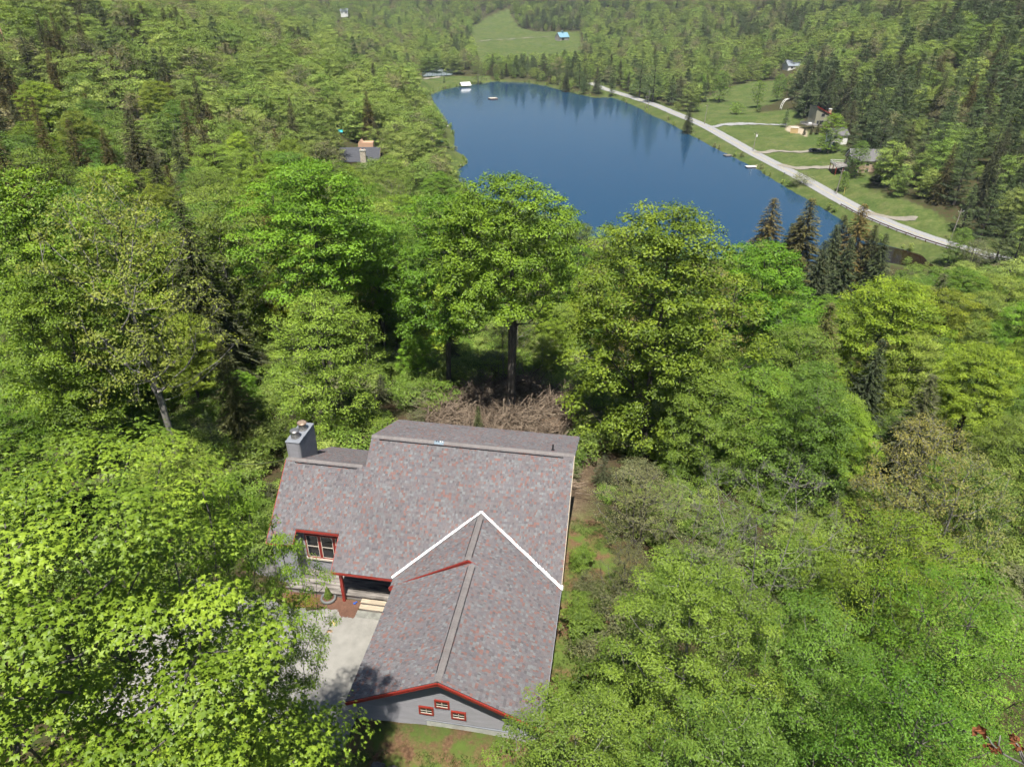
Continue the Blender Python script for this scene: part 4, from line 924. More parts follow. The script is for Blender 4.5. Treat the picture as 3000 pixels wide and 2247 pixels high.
def joined(name, geo, bark, leaf):
    (bV, bF), (V, F, ti) = geo
    return mesh_from(name, np.concatenate([bV, V]), [(f, 0, np.zeros(len(f))) for f in bF]+[(F+len(bV), 1, ti)], [M[bark], M[leaf]])
# ------------------------------------------------------------------ tree kinds
PR = {}
def mk(key, geo, bark, leaf, h): PR[key] = Proto(key, geo, bark, leaf, h)
mk('maple0', broad(11, 22, 6.0, .46, 290, 150, .20, .95, flat=.68, trunk_r=.40, lobes=.26, sep=.95, bias=.42, nj=.45), 'bark', 'leaf_maple', 22)
mk('maple1', broad(12, 22, 5.0, .32, 250, 145, .20, .92, flat=.68, trunk_r=.30, lobes=.30, sep=.95, bias=.42, nj=.45), 'bark', 'leaf_maple', 22)
mk('maple2', broad(13, 21, 6.2, .10, 360, 150, .20, .95, flat=.68, trunk_r=.36, lobes=.22, sep=.95, bias=.42, nj=.45), 'bark', 'leaf_maple', 21)
mk('fine0', broad(21, 14, 4.4, .10, 280, 110, .14, .78, flat=.65, trunk_r=.18, lobes=.25, up_n=.5, sep=.85, bias=.45), 'bark_grey', 'leaf_fine', 14)
mk('fine1', broad(22, 15, 3.9, .16, 210, 100, .16, .80, flat=.8, trunk_r=.17, lobes=.4, up_n=.45), 'bark_pale', 'leaf_fine', 15)
mk('bud0', broad(31, 20, 5.4, .24, 220, 42, .17, .95, flat=.7, trunk_r=.26, lobes=.3, twigs=5, up_n=.4), 'bark_pale', 'leaf_bud', 20)
mk('pale0', broad(32, 7, 3.0, .12, 170, 60, .09, .55, flat=.9, trunk_r=.10, lobes=.3, twigs=5, up_n=.3, trunks=3), 'bark_grey', 'leaf_pale', 7)
mk('shrub0', broad(41, 3.0, 1.7, .04, 70, 70, .12, .42, flat=.8, trunk_r=.04, tip=.008, lobes=.3, trunks=3), 'bark_grey', 'leaf_fine', 3)
mk('shrub1', broad(42, 2.4, 1.6, .04, 60, 40, .10, .42, flat=.8, trunk_r=.03, tip=.008, lobes=.4, trunks=4, twigs=6), 'bark_grey', 'leaf_pale', 2.4)
mk('spruce0', spruce(51, 18, 3.6, 1.45, .62), 'bark', 'needle_spruce', 18)
mk('spruce1', spruce(52, 18, 3.0, 1.4, .60, .40), 'bark', 'needle_spruce', 18)
mk('pine0', pine(61, 22, 5.2, 80, .50), 'bark', 'needle_pine', 22)
mk('pine1', pine(62, 20, 4.6, 74, .50, .10), 'bark', 'needle_pine', 20)
mk('bare0', broad(71, 13, 3.2, .40, 90, 26, .10, .8, trunk_r=.11, lobes=.4, twigs=12, tip=.008, trunks=2, spread=1.0), 'bark_birch', 'leaf_fine', 13)
mk('fgmaple', broad(81, 24.5, 5.7, .42, 270, 260, .185, 1.0, 'maple', flat=.40, trunk_r=.30, lobes=.36, bias=.38, up_n=.8, droop=.5, nj=.36, sep=1.12), 'bark_grey', 'leaf_maple', 24.5)
mk('bud1', broad(33, 20, 5.4, .36, 210, 58, .17, .95, flat=.7, trunk_r=.24, lobes=.35, twigs=4, up_n=.5, sep=.9), 'bark_pale', 'leaf_bud', 20)
mk('fgbirch', broad(82, 18, 5.0, .20, 270, 215, .125, .88, flat=.5, trunk_r=.2, lobes=.40, twigs=1, up_n=.75, bias=.45, sep=1.12, nj=.38), 'bark_pale', 'leaf_fine', 18)
mk('fgash', broad(83, 18, 4.6, .25, 220, 140, .155, .95, 'maple', flat=.45, trunk_r=.22, lobes=.40, up_n=.8, bias=.45, sep=1.1), 'bark_grey', 'leaf_maple', 18)

placed = []                                     # (x, y, radius) of trees set by hand
def put(name, key, u, v, y, sxy, color, label, rz=0.0, group=None, cat='tree'):
    p = at_y(u, v, y); g = H(p[0], p[1]); pr = PR[key]; sc = (p[2]-g)/pr.h
    t = pr.place(name, (p[0], p[1], g-.1), sc, rz, label, cat, group, color, sxy); placed.append((p[0], p[1], pr.r*sc*sxy*.75))
    print('TREE %-10s h=%.1f r=%.1f at %.0f,%.0f ground %.1f' % (key, p[2]-g, pr.r*sc*sxy, p[0], p[1], g)); return t
G_, Y_, D_ = (.95,1.06,.9), (1.14,1.02,.95), (.8,.9,.85)
HAND = [
 ('maple_tree','maple0',1500,512,56,.95,(1.12,1.2,.95),'tall bright green maple on a thick bare trunk right behind the roof',0.4),
 ('maple_tree','maple1',1290,560,61,.95,G_,'slimmer green maple on a slender dark trunk, left of the thick-trunked one',1.2),
 ('maple_tree','maple2',1965,588,51,1.05,Y_,'broad yellow green maple behind the right rear corner of the house',2.2),
 ('maple_tree','maple0',890,470,62,1.05,G_,'tall green maple rising behind the pale round tree by the chimney',3.3),
 ('maple_tree','maple1',1090,620,70,1.0,(.8,.95,.9),'darker maple between the two tall green ones behind the chimney',4.0),
 ('maple_tree','maple2',25,490,47,.85,(1.1,1.08,.9),'large leafy maple at the left edge above the foreground leaves',0.2),
 ('maple_tree','maple1',130,760,40,1.0,(.95,1.0,.9),'dark clumped maple under the sparse budding tree',5.2),
 ('budding_tree','bud1',285,505,40,.85,(.95,1.15,.7),'sparse budding tree with olive orange leaves and pale bare trunk',1.0),
 ('round_tree','fine0',920,855,48,1.0,(1.4,1.32,1.1),'round pale green tree with fine leaves just behind the chimney',.5),
 ('maple_tree','maple1',2250,715,72,1.3,(.95,1.12,.8),'vivid green maple at the lake edge left of the dark spruces',2.6),
 ('maple_tree','maple2',2640,812,72,1.15,(1.45,1.18,1.0),'wide yellow green maple below the brown creek',1.9),
 ('maple_tree','maple0',2900,1010,56,.95,(1.2,1.08,.9),'yellow leafed maple at the right edge below the creek',.9),
 ('maple_tree','maple1',2800,850,84,1.0,(1.35,1.1,1.0),'pale yellow green maple behind the yellow leafed one at the right edge',3.9),
 ('leafy_tree','fine0',2230,1055,47,1.1,(1.0,1.2,.8),'dense mid green tree with fine leaves right of the broad yellow green maple',1.4),
 ('leafy_tree','fine0',2420,1110,44,.9,(.88,.98,.85),'rounded green tree beside the dense mid green one',4.4),
 ('shadbush','pale0',1890,1380,36,1.1,(1.1,1.1,1.0),'pale grey green flowering tree at the right rear of the yard',.7),
 ('twiggy_tree','pale0',1850,1600,30,.9,(1.0,1.0,.8),'thin twiggy tree with few pale leaves over the yard',2.7),
 ('dead_birch','bare0',2330,1340,28,1.0,(1,1,1),'leafless birch with white forking branches among the green crowns',.5),
 ('dead_birch','bare0',2110,1350,28,.8,(1,1,1),'thin leafless birch left of the forking one',3.5),
 ('birch_tree','fgbirch',2060,1660,19,.85,(1.12,1.1,.85),'large bright birch with small leaves, lower middle right of picture',.3),
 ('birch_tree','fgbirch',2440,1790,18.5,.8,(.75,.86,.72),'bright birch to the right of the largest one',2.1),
 ('birch_tree','fgbirch',1650,2050,13.5,.75,(.98,1.0,.85),'small bright birch below the front right corner of the garage',4.1),
 ('birch_tree','fgbirch',2200,2120,11.5,.7,(.85,.9,.85),'birch crown cut by the bottom edge right of middle',5.3),  # crown colour lowered to stand in for shade at the bottom edge
 ('leafy_tree','fgash',2640,1490,28,1.15,(1.2,1.05,.9),'golden green maple right of the forking dead birch',1.1),
 ('leafy_tree','fgash',2890,1700,22,1.0,(.9,1.0,.85),'green maple at the right edge below the golden green one',2.9),  # some of the lower right shade is put into this crown colour
 ('leafy_tree','fgash',2790,2010,13.5,.8,(.55,.7,.65),'dark shaded maple in the bottom right corner',.2),  # the corner's shade is painted in through the dark crown colour
 ('aspen_tree','fine1',2890,1360,38,1.0,(1.0,1.05,1.15),'slender grey green aspen near the right edge',.8),
 ('aspen_tree','fine1',2660,1200,50,1.0,(.85,.92,1.0),'dull green aspen behind the golden maple',2.8),
 ('spruce_tree','spruce0',2272,575,176,1.45,(1.7,1.3,.95),'brownish spruce at the lake shore, leftmost of three tall ones',.1),
 ('spruce_tree','spruce0',2382,575,166,1.45,(1.45,1.2,.9),'tallest dark spruce at the lake shore, middle of three',1.1),
 ('spruce_tree','spruce0',2535,592,170,1.45,(1.6,1.25,.85),'rusty topped spruce before the road bend, rightmost of three tall ones',2.3),
 ('spruce_tree','spruce1',2455,655,168,1.45,(.8,1.05,1.0),'green young spruce between the two right shore spruces',.6),
 ('spruce_tree','spruce1',2325,650,172,1.45,(.8,1.0,1.0),'small dark spruce between the two left shore spruces',.9),
 ('spruce_tree','spruce0',2420,700,150,1.2,(.8,1.0,1.0),'squat dark spruce in front of the middle shore spruce',2.2),
 ('spruce_tree','spruce0',2500,690,155,1.2,(.85,1.05,1.0),'squat dark spruce in front of the rusty topped one',.7),
 ('spruce_tree','spruce1',2232,668,178,1.4,(1.0,1.05,.9),'low dark spruce at the left end of the shore spruces',1.2),
 ('spruce_tree','spruce0',2348,628,170,1.3,(1.1,1.05,.9),'bushy dark spruce left of the tallest one',2.7),
 ('spruce_tree','spruce0',2478,625,172,1.3,(1.0,1.08,.9),'bushy spruce right of the tallest one',3.7),
 ('spruce_tree','spruce1',2570,655,167,1.4,(1.15,1.1,.85),'olive spruce right of the rusty topped one',.7),
 ('spruce_tree','spruce1',2600,680,164,1.45,(.9,1.05,.9),'short spruce beside the brown creek',3.0),
 ('spruce_tree','spruce1',2285,930,66,1.1,(1.1,1.35,1.6),'small blue green spruce below the vivid green maple',.1),
 ('spruce_tree','spruce0',2440,880,70,1.25,(1.5,1.45,1.0),'olive brown hemlock between the vivid and the yellow green maples',1.7),
 ('spruce_tree','spruce0',2590,985,60,1.0,(.7,.95,.95),'dark green spruce in front of the wide yellow green maple',2.0),
 ('spruce_tree','spruce0',520,575,58,1.15,(.9,1.0,.85),'tall dark spruce beside the sparse budding tree',.4),
 ('spruce_tree','spruce1',640,975,46,1.1,(1.15,1.25,.9),'young dark spruce left of the pale round tree',.9),
 ('spruce_tree','spruce1',775,590,80,.95,(1.5,1.0,.7),'rusty brown spruce left of the tall green maple',1.9),
 ('spruce_tree','spruce1',2024,300,397,1.35,(.9,1.1,1.0),'single spruce on the road bank at the middle of the lake',0),
 ('spruce_tree','spruce1',1400,1185,47,1.0,(1,1.1,.9),'knee-high young spruce just behind the roof ridge',.2),
 ('hemlock','pine1',600,1200,43,1.0,(1.2,1.2,1.0),'drooping grey green hemlock in the shade left of chimney',.4),
 ('hemlock','pine1',700,1180,46,.8,(1.4,1.3,1.1),'pale twiggy hemlock next to the chimney',1.4),
 ('dark_juniper','shrub0',1790,1935,22,.9,(.5,.55,.35),'dark olive juniper bush beside the yard right of the garage',1.0),
]
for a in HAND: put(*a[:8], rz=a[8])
# the big maple in front
pm = hxy(-1.9, -12.0)
fx, fy = -8.7, 9.05
PR['fgmaple'].place('maple_tree', (fx, fy, H(fx, fy)-.1), (62.9-H(fx, fy))/24.5, .6, 'big foreground maple with large yellow green leaves filling the lower left', 'tree', None, (1.12, 1.04, 1.05)); placed.append((fx, fy, 4))
put('maple_tree', 'fgmaple', 600, 1400, 14.5, .42, (1.05, 1.0, 1.0), 'narrow large leafed maple between the foreground maple and the house corner', 1.9)
# shrubs along the yard
sh = np.random.default_rng(5)
for i, (x, y, k, s, lab) in enumerate([(5.6,13.5,'shrub0',.55,'low green bush by the far right corner of the house'),(6.0,11.6,'shrub1',.6,'twiggy bare bush along the right wall'),(5.7,9.6,'shrub0',.5,'small leafy bush along the right wall below the twiggy one'),
        (5.9,7.2,'shrub0',.75,'dark leafy bush beside the end of the white valley flashing'),(6.6,5.6,'shrub1',.9,'grey twiggy bush right of the garage roof'),(7.6,9.2,'shrub1',1.1,'wide pale twiggy bush in the yard middle'),
        (5.3,3.7,'shrub0',.35,'fern-like green clump by the garage wall'),(5.2,2.6,'shrub0',.35,'low green clump at the foot of the garage wall'),(8.6,4.0,'shrub0',.8,'olive bush behind the grey boulder'),(9.2,7.0,'shrub1',1.2,'pale twiggy bush under the thin twiggy tree'),
        (7.4,0.3,'shrub0',.5,'small bright bush below the boulder'),(-14.5,11.6,'shrub0',.5,'low green weeds left of the house beside the ledge'),(-13.6,12.6,'shrub0',.4,'patch of green weeds at the left house corner'),(10,11,'shrub0',1.0,'green bush at the back of the right yard')]):
    p = hxy(x, y); PR[k].place('bush', (p[0], p[1], H(*p)-.05), s, float(sh.uniform(0, 6)), lab, 'bush', None, tuple(sh.uniform(.75, 1.1)*np.array([1, 1, .9])))
cone_shrub('potted_conifer', tuple(pl+np.array([0, 0, .12])), .85, .24, 'small bright dwarf conifer growing in the round planter', 'shrub', M['pot_conifer'])
brushwood()
# dead branch tips with brown seed heads, bottom right corner
db = thing('dead_branch', 'bare pale twig with brown curled leaves in the bottom right corner', 'branch', tuple(at_y(3000, 2247, 5.2)))
o = np.array(db.location)
def bp(u, v, y=5.2): return tuple(at_y(u, v, y)-o)
for path in ([(3010,2243),(2965,2222),(2935,2205),(2918,2190),(2905,2178),(2895,2160),(2880,2152)], [(2935,2205),(2925,2180),(2931,2154)], [(3010,2235),(2995,2210),(2985,2185),(2968,2166)], [(3004,2243),(2990,2212),(2984,2190)]):
    m = MB(); m.tube([bp(u, v) for u, v in path], list(np.linspace(.014, .007, len(path))), 6); m.build('twig', M['bark_pale'], db, smooth_=True)
for (u, v, s) in ((2876,2140,.085), (2912,2190,.07), (2968,2162,.07), (2980,2188,.065)):
    r = np.random.default_rng(u); n = 22; P = r.normal(0, s*.35, (n, 3))+np.array(bp(u, v)); V, F, k = leaves(P, r.normal(0, 1, (n, 3)), np.full(n, s), r, 'rhomb')
    link('curled_leaves', mesh_from('curled_leaves', V, [(F, 0)], [M['dead_leaf']]), db)

# ------------------------------------------------------------------ woods
PROTECT = [[(1268,285),(1440,244),(1600,253),(1740,288),(1800,287),(2020,392),(2200,487),(2330,570),(2420,610),(2300,640),(2200,700),(2140,735),(2080,700),(1990,600),(1800,620),(1740,650),(1700,600),(1640,560),(1400,560),(1345,520),(1372,470),(1334,400)],
  [(1803,268),(1905,296),(2060,335),(2290,330),(2310,380),(2440,425),(2480,540),(2600,630),(2900,745),(2890,772),(2700,725),(2560,665),(2400,605),(2060,405)],
  [(995,428),(1125,428),(1125,462),(995,462)],[(2440,432),(2560,432),(2545,510),(2440,510)],[(2310,305),(2440,305),(2440,372),(2380,410),(2310,400)],[(2420,385),(2470,385),(2470,440),(2420,440)],
  [(1378,90),(1490,80),(1560,105),(1600,95),(1700,95),(1705,140),(1590,150),(1400,152)],[(1222,200),(1345,195),(1445,222),(1445,262),(1290,270),(1222,250)],[(2292,178),(2335,178),(2335,196),(2292,196)],[(1000,38),(1022,38),(1022,48),(1000,48)],
  [(2050,290),(2120,265),(2290,265),(2290,340),(2060,345)],[(1440,235),(1620,238),(1660,268),(1440,246)],
  [(1225,1085),(1690,1085),(1720,1290),(1160,1240)],[(780,1250),(1690,1250),(1760,1500),(1720,2000),(1600,2200),(1040,2130),(780,1700)],[(2290,700),(2720,690),(2730,800),(2450,860),(2360,860)],[(2280,310),(2312,310),(2312,335),(2280,335)],[(985,375),(1012,375),(1012,402),(985,402)],[(560,1270),(640,1270),(830,1345),(560,1330)],
  [(2290,370),(2345,370),(2345,400),(2290,400)],[(2475,560),(2560,640),(2690,700),(2800,600),(2770,560),(2600,560)]]
def candidates():
    r = np.random.default_rng(99); out = []
    for (r0, r1, sp) in ((34, 150, 5.4), (150, 420, 7.4), (420, 800, 8.4), (800, 1700, 10.5)):
        n = int(r1/sp)+1; gx, gy = np.meshgrid(np.arange(-n, n+1), np.arange(-2, n+1)); P = np.stack([gx.ravel(), gy.ravel()], 1)*sp+r.uniform(-.42, .42, (gx.size, 2))*sp
        d = np.hypot(*P.T); ang = np.degrees(np.arctan2(P[:, 0], P[:, 1])); out.append(P[(d >= r0) & (d < r1) & (np.abs(ang) < 47)])
    P = np.concatenate(out); z = height(P); n = len(P); d = np.hypot(*P.T)
    ok = z > .25
    for poly in LAWNS[:8]: ok &= ~in_poly(P, poly)
    ok &= ~in_poly(P, BRUSH) & ~in_poly(P, YARD) & (seg_dist(P, ROADL, False) > 7.5) & (seg_dist(P, LAKE) > 2.0) & (seg_dist(P, POOL) > 2)
    hx = (P-HT[:2])@E1; hy = (P-HT[:2])@E2
    ok &= ~((hx > 1) & (hx < 13) & (hy > 17) & (hy < 34)) & ~((P[:, 1] < 44) & (P[:, 0] > 0) & (P[:, 0] < 26))
    ok &= ~((hx > -15) & (hx < 9.5) & (hy > -20) & (hy < 21)) & ~((hx > -24) & (hx < 9.5) & (hy > -20) & (hy < 9)) & ~((hx > -15) & (hx < 30) & (hy < 6))
    for (x, y, rad) in placed: ok &= np.hypot(P[:, 0]-x, P[:, 1]-y) > rad
    P, z, d = P[ok], z[ok], d[ok]; n = len(P)
    x, y = P.T
    con = .05+.45*(np.sin(x*.021+1)*np.cos(y*.017)+.5*np.sin(x*.047+y*.031) > .75)
    con = np.where((x > 120) & (y < 480), .55+.2*np.sin(x*.05), con); con = np.where((y > 480) & (x > -70), .12+.45*(np.sin(x*.016+.5)*np.cos(y*.011+x*.004)+.4*np.sin(x*.05+y*.03) > .45), con)
    con = np.where(np.hypot((x+78)/34, (y-125)/42) < 1, .62, con); con = np.where(np.hypot((x+160)/40, (y-330)/50) < 1, .6, con); con = np.where((np.abs(x-58) < 20) & (np.abs(y-550) < 25), .8, con)
    isc = r.random(n) < np.where((y < 75) & (x > -40), con*.25, con)
    hgt = np.where(isc, r.uniform(10, 20, n), r.uniform(8, 18, n)); und = r.random(n) < .22; hgt = np.where(und, hgt*.5, hgt)
    hgt = np.where(isc & (x > 120) & (y < 480) & ~und, r.uniform(15, 24, n), hgt)
    near_shore = seg_dist(P, LAKE); hgt = np.where(near_shore < 12, np.minimum(hgt, 3+near_shore*.6), hgt)
    hgt = np.where((y < 110) & (x > -14) & (x < 12) & (y > 40), hgt*.55, hgt)
    ok = np.ones(n, bool); w = hgt*.22
    for fr in (1.0, .8, .6, .4):
        for sx in (-1, 0, 1):
            if fr == 1.0 and sx: continue
            q = project(np.column_stack([x+sx*w, y, z+hgt*fr]))
            for poly in PROTECT: ok &= ~in_poly(q, poly)
    q = project(np.column_stack([x, y, z+hgt])); ok &= ~((y < 62) & (q[:, 0] > 700) & (q[:, 0] < 3100) & (q[:, 1] < 1050)) & ~((y < 45) & (q[:, 0] <= 700) & (q[:, 1] < 760))
    # keep what the frame can show, with a margin
    q = project(np.column_stack([x, y, z+hgt])); qb = project(np.column_stack([x, y, z]))
    ok &= (q[:, 0] > -420) & (q[:, 0] < 3420) & (q[:, 1] < 2500) & (qb[:, 1] > -260)
    return P[ok], z[ok], hgt[ok], isc[ok], q[ok]
P, z, hgt, isc, q = candidates(); d = np.hypot(*P.T); order = np.argsort(-hgt/d)
mg = hgt*.35*2070/np.maximum(d, 20); inview = (q[:, 0] > -mg) & (q[:, 0] < 3000+mg) & (q[:, 1] > -40)
nb = nc = 0; single = np.zeros(len(P), bool); r = np.random.default_rng(17)
def region(x, y):
    if y > 480: return 'across the far end of the lake', 'far'
    if x > 95 and y > 150: return 'on the slope beyond the road', 'road'
    if x > 20 and y < 190: return 'near the house on the road side', 'right'
    if x < -45 or y > 150: return 'on the hillside left of the lake', 'left'
    return 'between the house and the lake', 'mid'
LEAFY = [('fine0', .9), ('fine1', 1.0), ('fine0', 1.0), ('maple1', .95), ('maple2', .9), ('bud0', .95), ('maple0', 1.0)]
for i in order:
    if not inview[i]: continue
    if isc[i]:
        if nc >= 130: continue
        nc += 1
    else:
        if nb >= 300: continue
        nb += 1
    single[i] = True; reg, rk = region(*P[i])
    if isc[i]:
        pineish = rk in ('road', 'far') and r.random() < .7; key = ['pine0', 'pine1'][int(r.integers(2))] if pineish else ['spruce0', 'spruce1'][int(r.integers(2))]
        brown = (not pineish) and r.random() < (.7 if P[i][0] < -40 else .35); col = (1.3, 1.02, .8) if brown else tuple(r.uniform(.85, 1.25)*np.array([1, 1, 1]))
        nm = 'pine_tree' if pineish else 'spruce_tree'; word = 'soft green pine' if pineish else ('brown tinged spruce' if brown else 'dark green spruce')
    else:
        key = LEAFY[int(r.integers(len(LEAFY)))][0]; c3 = r.random(); v = r.uniform(.88, 1.25)
        col = tuple(v*np.array([(.9,1.0,.95), (1.15,1.08,1.0), (1.3,1.12,1.15), (.8,.95,.8)][int(c3*4)])); small = hgt[i] < 8
        nm = 'leafy_tree' if key != 'bud0' else 'budding_tree'; word = ('thinly leafed budding tree' if key == 'bud0' else 'low young leafy tree' if small else ['green leafy tree', 'yellow green leafy tree', 'pale spring green leafy tree', 'deep green leafy tree'][int(c3*4)])
    pr = PR[key]; PR[key].place(nm, (P[i][0], P[i][1], z[i]-.15), hgt[i]/pr.h, float(r.uniform(0, 6.28)), '%s %s' % (word, reg), 'tree', word+'s '+reg, col, float(r.uniform(.85, 1.15)))
print('SINGLE', nb, nc, 'FOREST', (~single).sum())
# the rest of the woods: one mass
fc = bpy.data.collections.new('forest_kinds')
FK = []
for i in range(4): FK.append(joined('far_leafy_%d' % i, broad(200+i, 15, [5.4, 4.6, 6.0, 5.0][i], .06, [90, 76, 104, 84][i], 84, .36, [1.5, 1.4, 1.65, 1.5][i], flat=.65, lobes=.28, tip=.03, trunk_r=.2, up_n=.85, sep=.85), 'bark_grey', 'far_leaf'))
for i in range(2): FK.append(joined('far_budding_%d' % i, broad(220+i, 15, 5.0, .12, 60, 50, .42, 1.8, flat=.85, lobes=.3, tip=.03, trunk_r=.2, twigs=4, up_n=.9), 'bark_pale', 'far_bud'))
for i in range(2): FK.append(joined('far_spruce_%d' % i, spruce(230+i, 15, [3.3, 2.8][i], .75, .85, .4), 'bark', 'needle_spruce'))
for i in range(2): FK.append(joined('far_pine_%d' % i, pine(240+i, 15, [4.6, 4.0][i], 34, .85, .10, 13), 'bark', 'needle_pine'))
for k, me in enumerate(FK): fc.objects.link(bpy.data.objects.new('k%02d' % k, me))
sel = ~single & (d > 150); Pf, zf, hf, cf = P[sel], z[sel], hgt[sel], isc[sel]; n = len(Pf); r = np.random.default_rng(31)
kind = np.where(cf, np.where(r.random(n) < np.where((Pf[:, 0] > 100) | (Pf[:, 1] > 480), .7, .15), 8+r.integers(0, 2, n), 6+r.integers(0, 2, n)), np.where(r.random(n) < .15, 4+r.integers(0, 2, n), r.integers(0, 4, n)))
def shore_bushes():
    r = np.random.default_rng(8); L = np.array(LAKE); out = []
    for i in range(len(L)):
        a, b = L[i], L[(i+1) % len(L)]; m = int(np.hypot(*(b-a))/3.2)
        for t in r.random(m):
            p = a+(b-a)*t+r.normal(0, 1.2, 2); out.append(p)
    out = np.array(out); zz = height(out); ok = (zz > .05) & ~((out[:, 0] > 75) & (out[:, 1] > 240) & (r.random(len(out)) < .45)); return out[ok], zz[ok]
sp, sz = shore_bushes(); m = len(sp)
Pf = np.concatenate([Pf, sp]); zf = np.concatenate([zf, sz]); hf = np.concatenate([hf, r.uniform(1.0, 3.0, m)]); kind = np.concatenate([kind, r.integers(0, 6, m)]); n = len(Pf)
fm = bpy.data.meshes.new('forest'); fm.vertices.add(n); fm.vertices.foreach_set('co', np.column_stack([Pf, zf-.15]).astype(np.float32).ravel())
a = fm.attributes.new('kind_id', 'INT', 'POINT'); a.data.foreach_set('value', kind.astype(np.int32))
a = fm.attributes.new('size', 'FLOAT_VECTOR', 'POINT'); s3 = (hf/15.0)[:, None]*np.column_stack([r.uniform(.85, 1.25, n)]*2+[np.ones(n)]); a.data.foreach_set('vector', s3.astype(np.float32).ravel())
a = fm.attributes.new('turn', 'FLOAT_VECTOR', 'POINT'); a.data.foreach_set('vector', np.column_stack([r.normal(0, .04, n), r.normal(0, .04, n), r.uniform(0, 6.28, n)]).astype(np.float32).ravel())
fo = link('forest', fm); tag(fo, 'continuous spring forest covering the valley sides and the shores around the lake', 'forest', kind='stuff')
ng = bpy.data.node_groups.new('forest_nodes', 'GeometryNodeTree'); ng.interface.new_socket('Geometry', in_out='INPUT', socket_type='NodeSocketGeometry'); ng.interface.new_socket('Geometry', in_out='OUTPUT', socket_type='NodeSocketGeometry')
gi_ = ng.nodes.new('NodeGroupInput'); go_ = ng.nodes.new('NodeGroupOutput'); iop = ng.nodes.new('GeometryNodeInstanceOnPoints'); ci = ng.nodes.new('GeometryNodeCollectionInfo')
ci.inputs['Collection'].default_value = fc; ci.inputs['Separate Children'].default_value = True; ci.inputs['Reset Children'].default_value = True
def named(nm, typ): x = ng.nodes.new('GeometryNodeInputNamedAttribute'); x.data_type = typ; x.inputs['Name'].default_value = nm; return x.outputs['Attribute']
ng.links.new(gi_.outputs[0], iop.inputs['Points']); ng.links.new(ci.outputs[0], iop.inputs['Instance']); iop.inputs['Pick Instance'].default_value = True
ng.links.new(named('kind_id', 'INT'), iop.inputs['Instance Index']); ng.links.new(named('turn', 'FLOAT_VECTOR'), iop.inputs['Rotation']); ng.links.new(named('size', 'FLOAT_VECTOR'), iop.inputs['Scale'])
ng.links.new(iop.outputs[0], go_.inputs[0]); md = fo.modifiers.new('forest', 'NODES'); md.node_group = ng

# low undergrowth under and between the trees: one mass
uc = bpy.data.collections.new('undergrowth_kinds'); UK = []
for i in range(3): UK.append(joined('under_%d' % i, broad(300+i, 2.2, 1.5, .02, 60, 46, .125, .42, flat=.8, lobes=.35, tip=.012, trunk_r=.03, trunks=3), 'bark_grey', ['leaf_fine', 'far_leaf', 'leaf_pale'][i]))
UK.append(joined('under_3', spruce(304, 2.4, .8, .9, .22, .2), 'bark', 'needle_spruce'))
for k, me in enumerate(UK): uc.objects.link(bpy.data.objects.new('u%02d' % k, me))
r = np.random.default_rng(44); n = 15000; an = np.radians(r.uniform(-46, 46, n)); rr = np.sqrt(r.uniform(12**2, 235**2, n)); U = np.column_stack([rr*np.sin(an), rr*np.cos(an)])
zz = height(U); hx = (U-HT[:2])@E1; hy = (U-HT[:2])@E2
ok = (zz > .2) & ~in_poly(U, BRUSH) & ~in_poly(U, YARD) & (seg_dist(U, ROADL, False) > 5.2) & ~((hx > -19) & (hx < 9.5) & (hy > -12) & (hy < 8.8)) & ~((hx > -13.5) & (hx < 9) & (hy > 7) & (hy < 22))
for poly in LAWNS: ok &= ~in_poly(U, poly)
ok &= ((rr < 120) | (r.random(n) < .6)) & ~((U[:, 0] > 98) & (U[:, 1] > 184) & (U[:, 1] < 222) & (U[:, 0] < 126)) & (seg_dist(U, POOL) > 4)
U, zz = U[ok], zz[ok]; n = len(U); um = bpy.data.meshes.new('undergrowth'); um.vertices.add(n); um.vertices.foreach_set('co', np.column_stack([U, zz-.05]).astype(np.float32).ravel())
kd = r.choice(4, n, p=[.45, .3, .13, .12]); a = um.attributes.new('kind_id', 'INT', 'POINT'); a.data.foreach_set('value', kd.astype(np.int32))
a = um.attributes.new('size', 'FLOAT_VECTOR', 'POINT'); s3 = r.uniform(.35, 1.25, n)[:, None]*np.column_stack([r.uniform(.85, 1.3, n)]*2+[np.ones(n)]); a.data.foreach_set('vector', s3.astype(np.float32).ravel())
a = um.attributes.new('turn', 'FLOAT_VECTOR', 'POINT'); a.data.foreach_set('vector', np.column_stack([np.zeros(n), np.zeros(n), r.uniform(0, 6.28, n)]).astype(np.float32).ravel())
uo = link('undergrowth', um); tag(uo, 'low bushes and saplings growing under and between the nearer trees', 'undergrowth', kind='stuff')
ng2 = ng.copy(); [x for x in ng2.nodes if x.bl_idname == 'GeometryNodeCollectionInfo'][0].inputs['Collection'].default_value = uc
md = uo.modifiers.new('undergrowth', 'NODES'); md.node_group = ng2
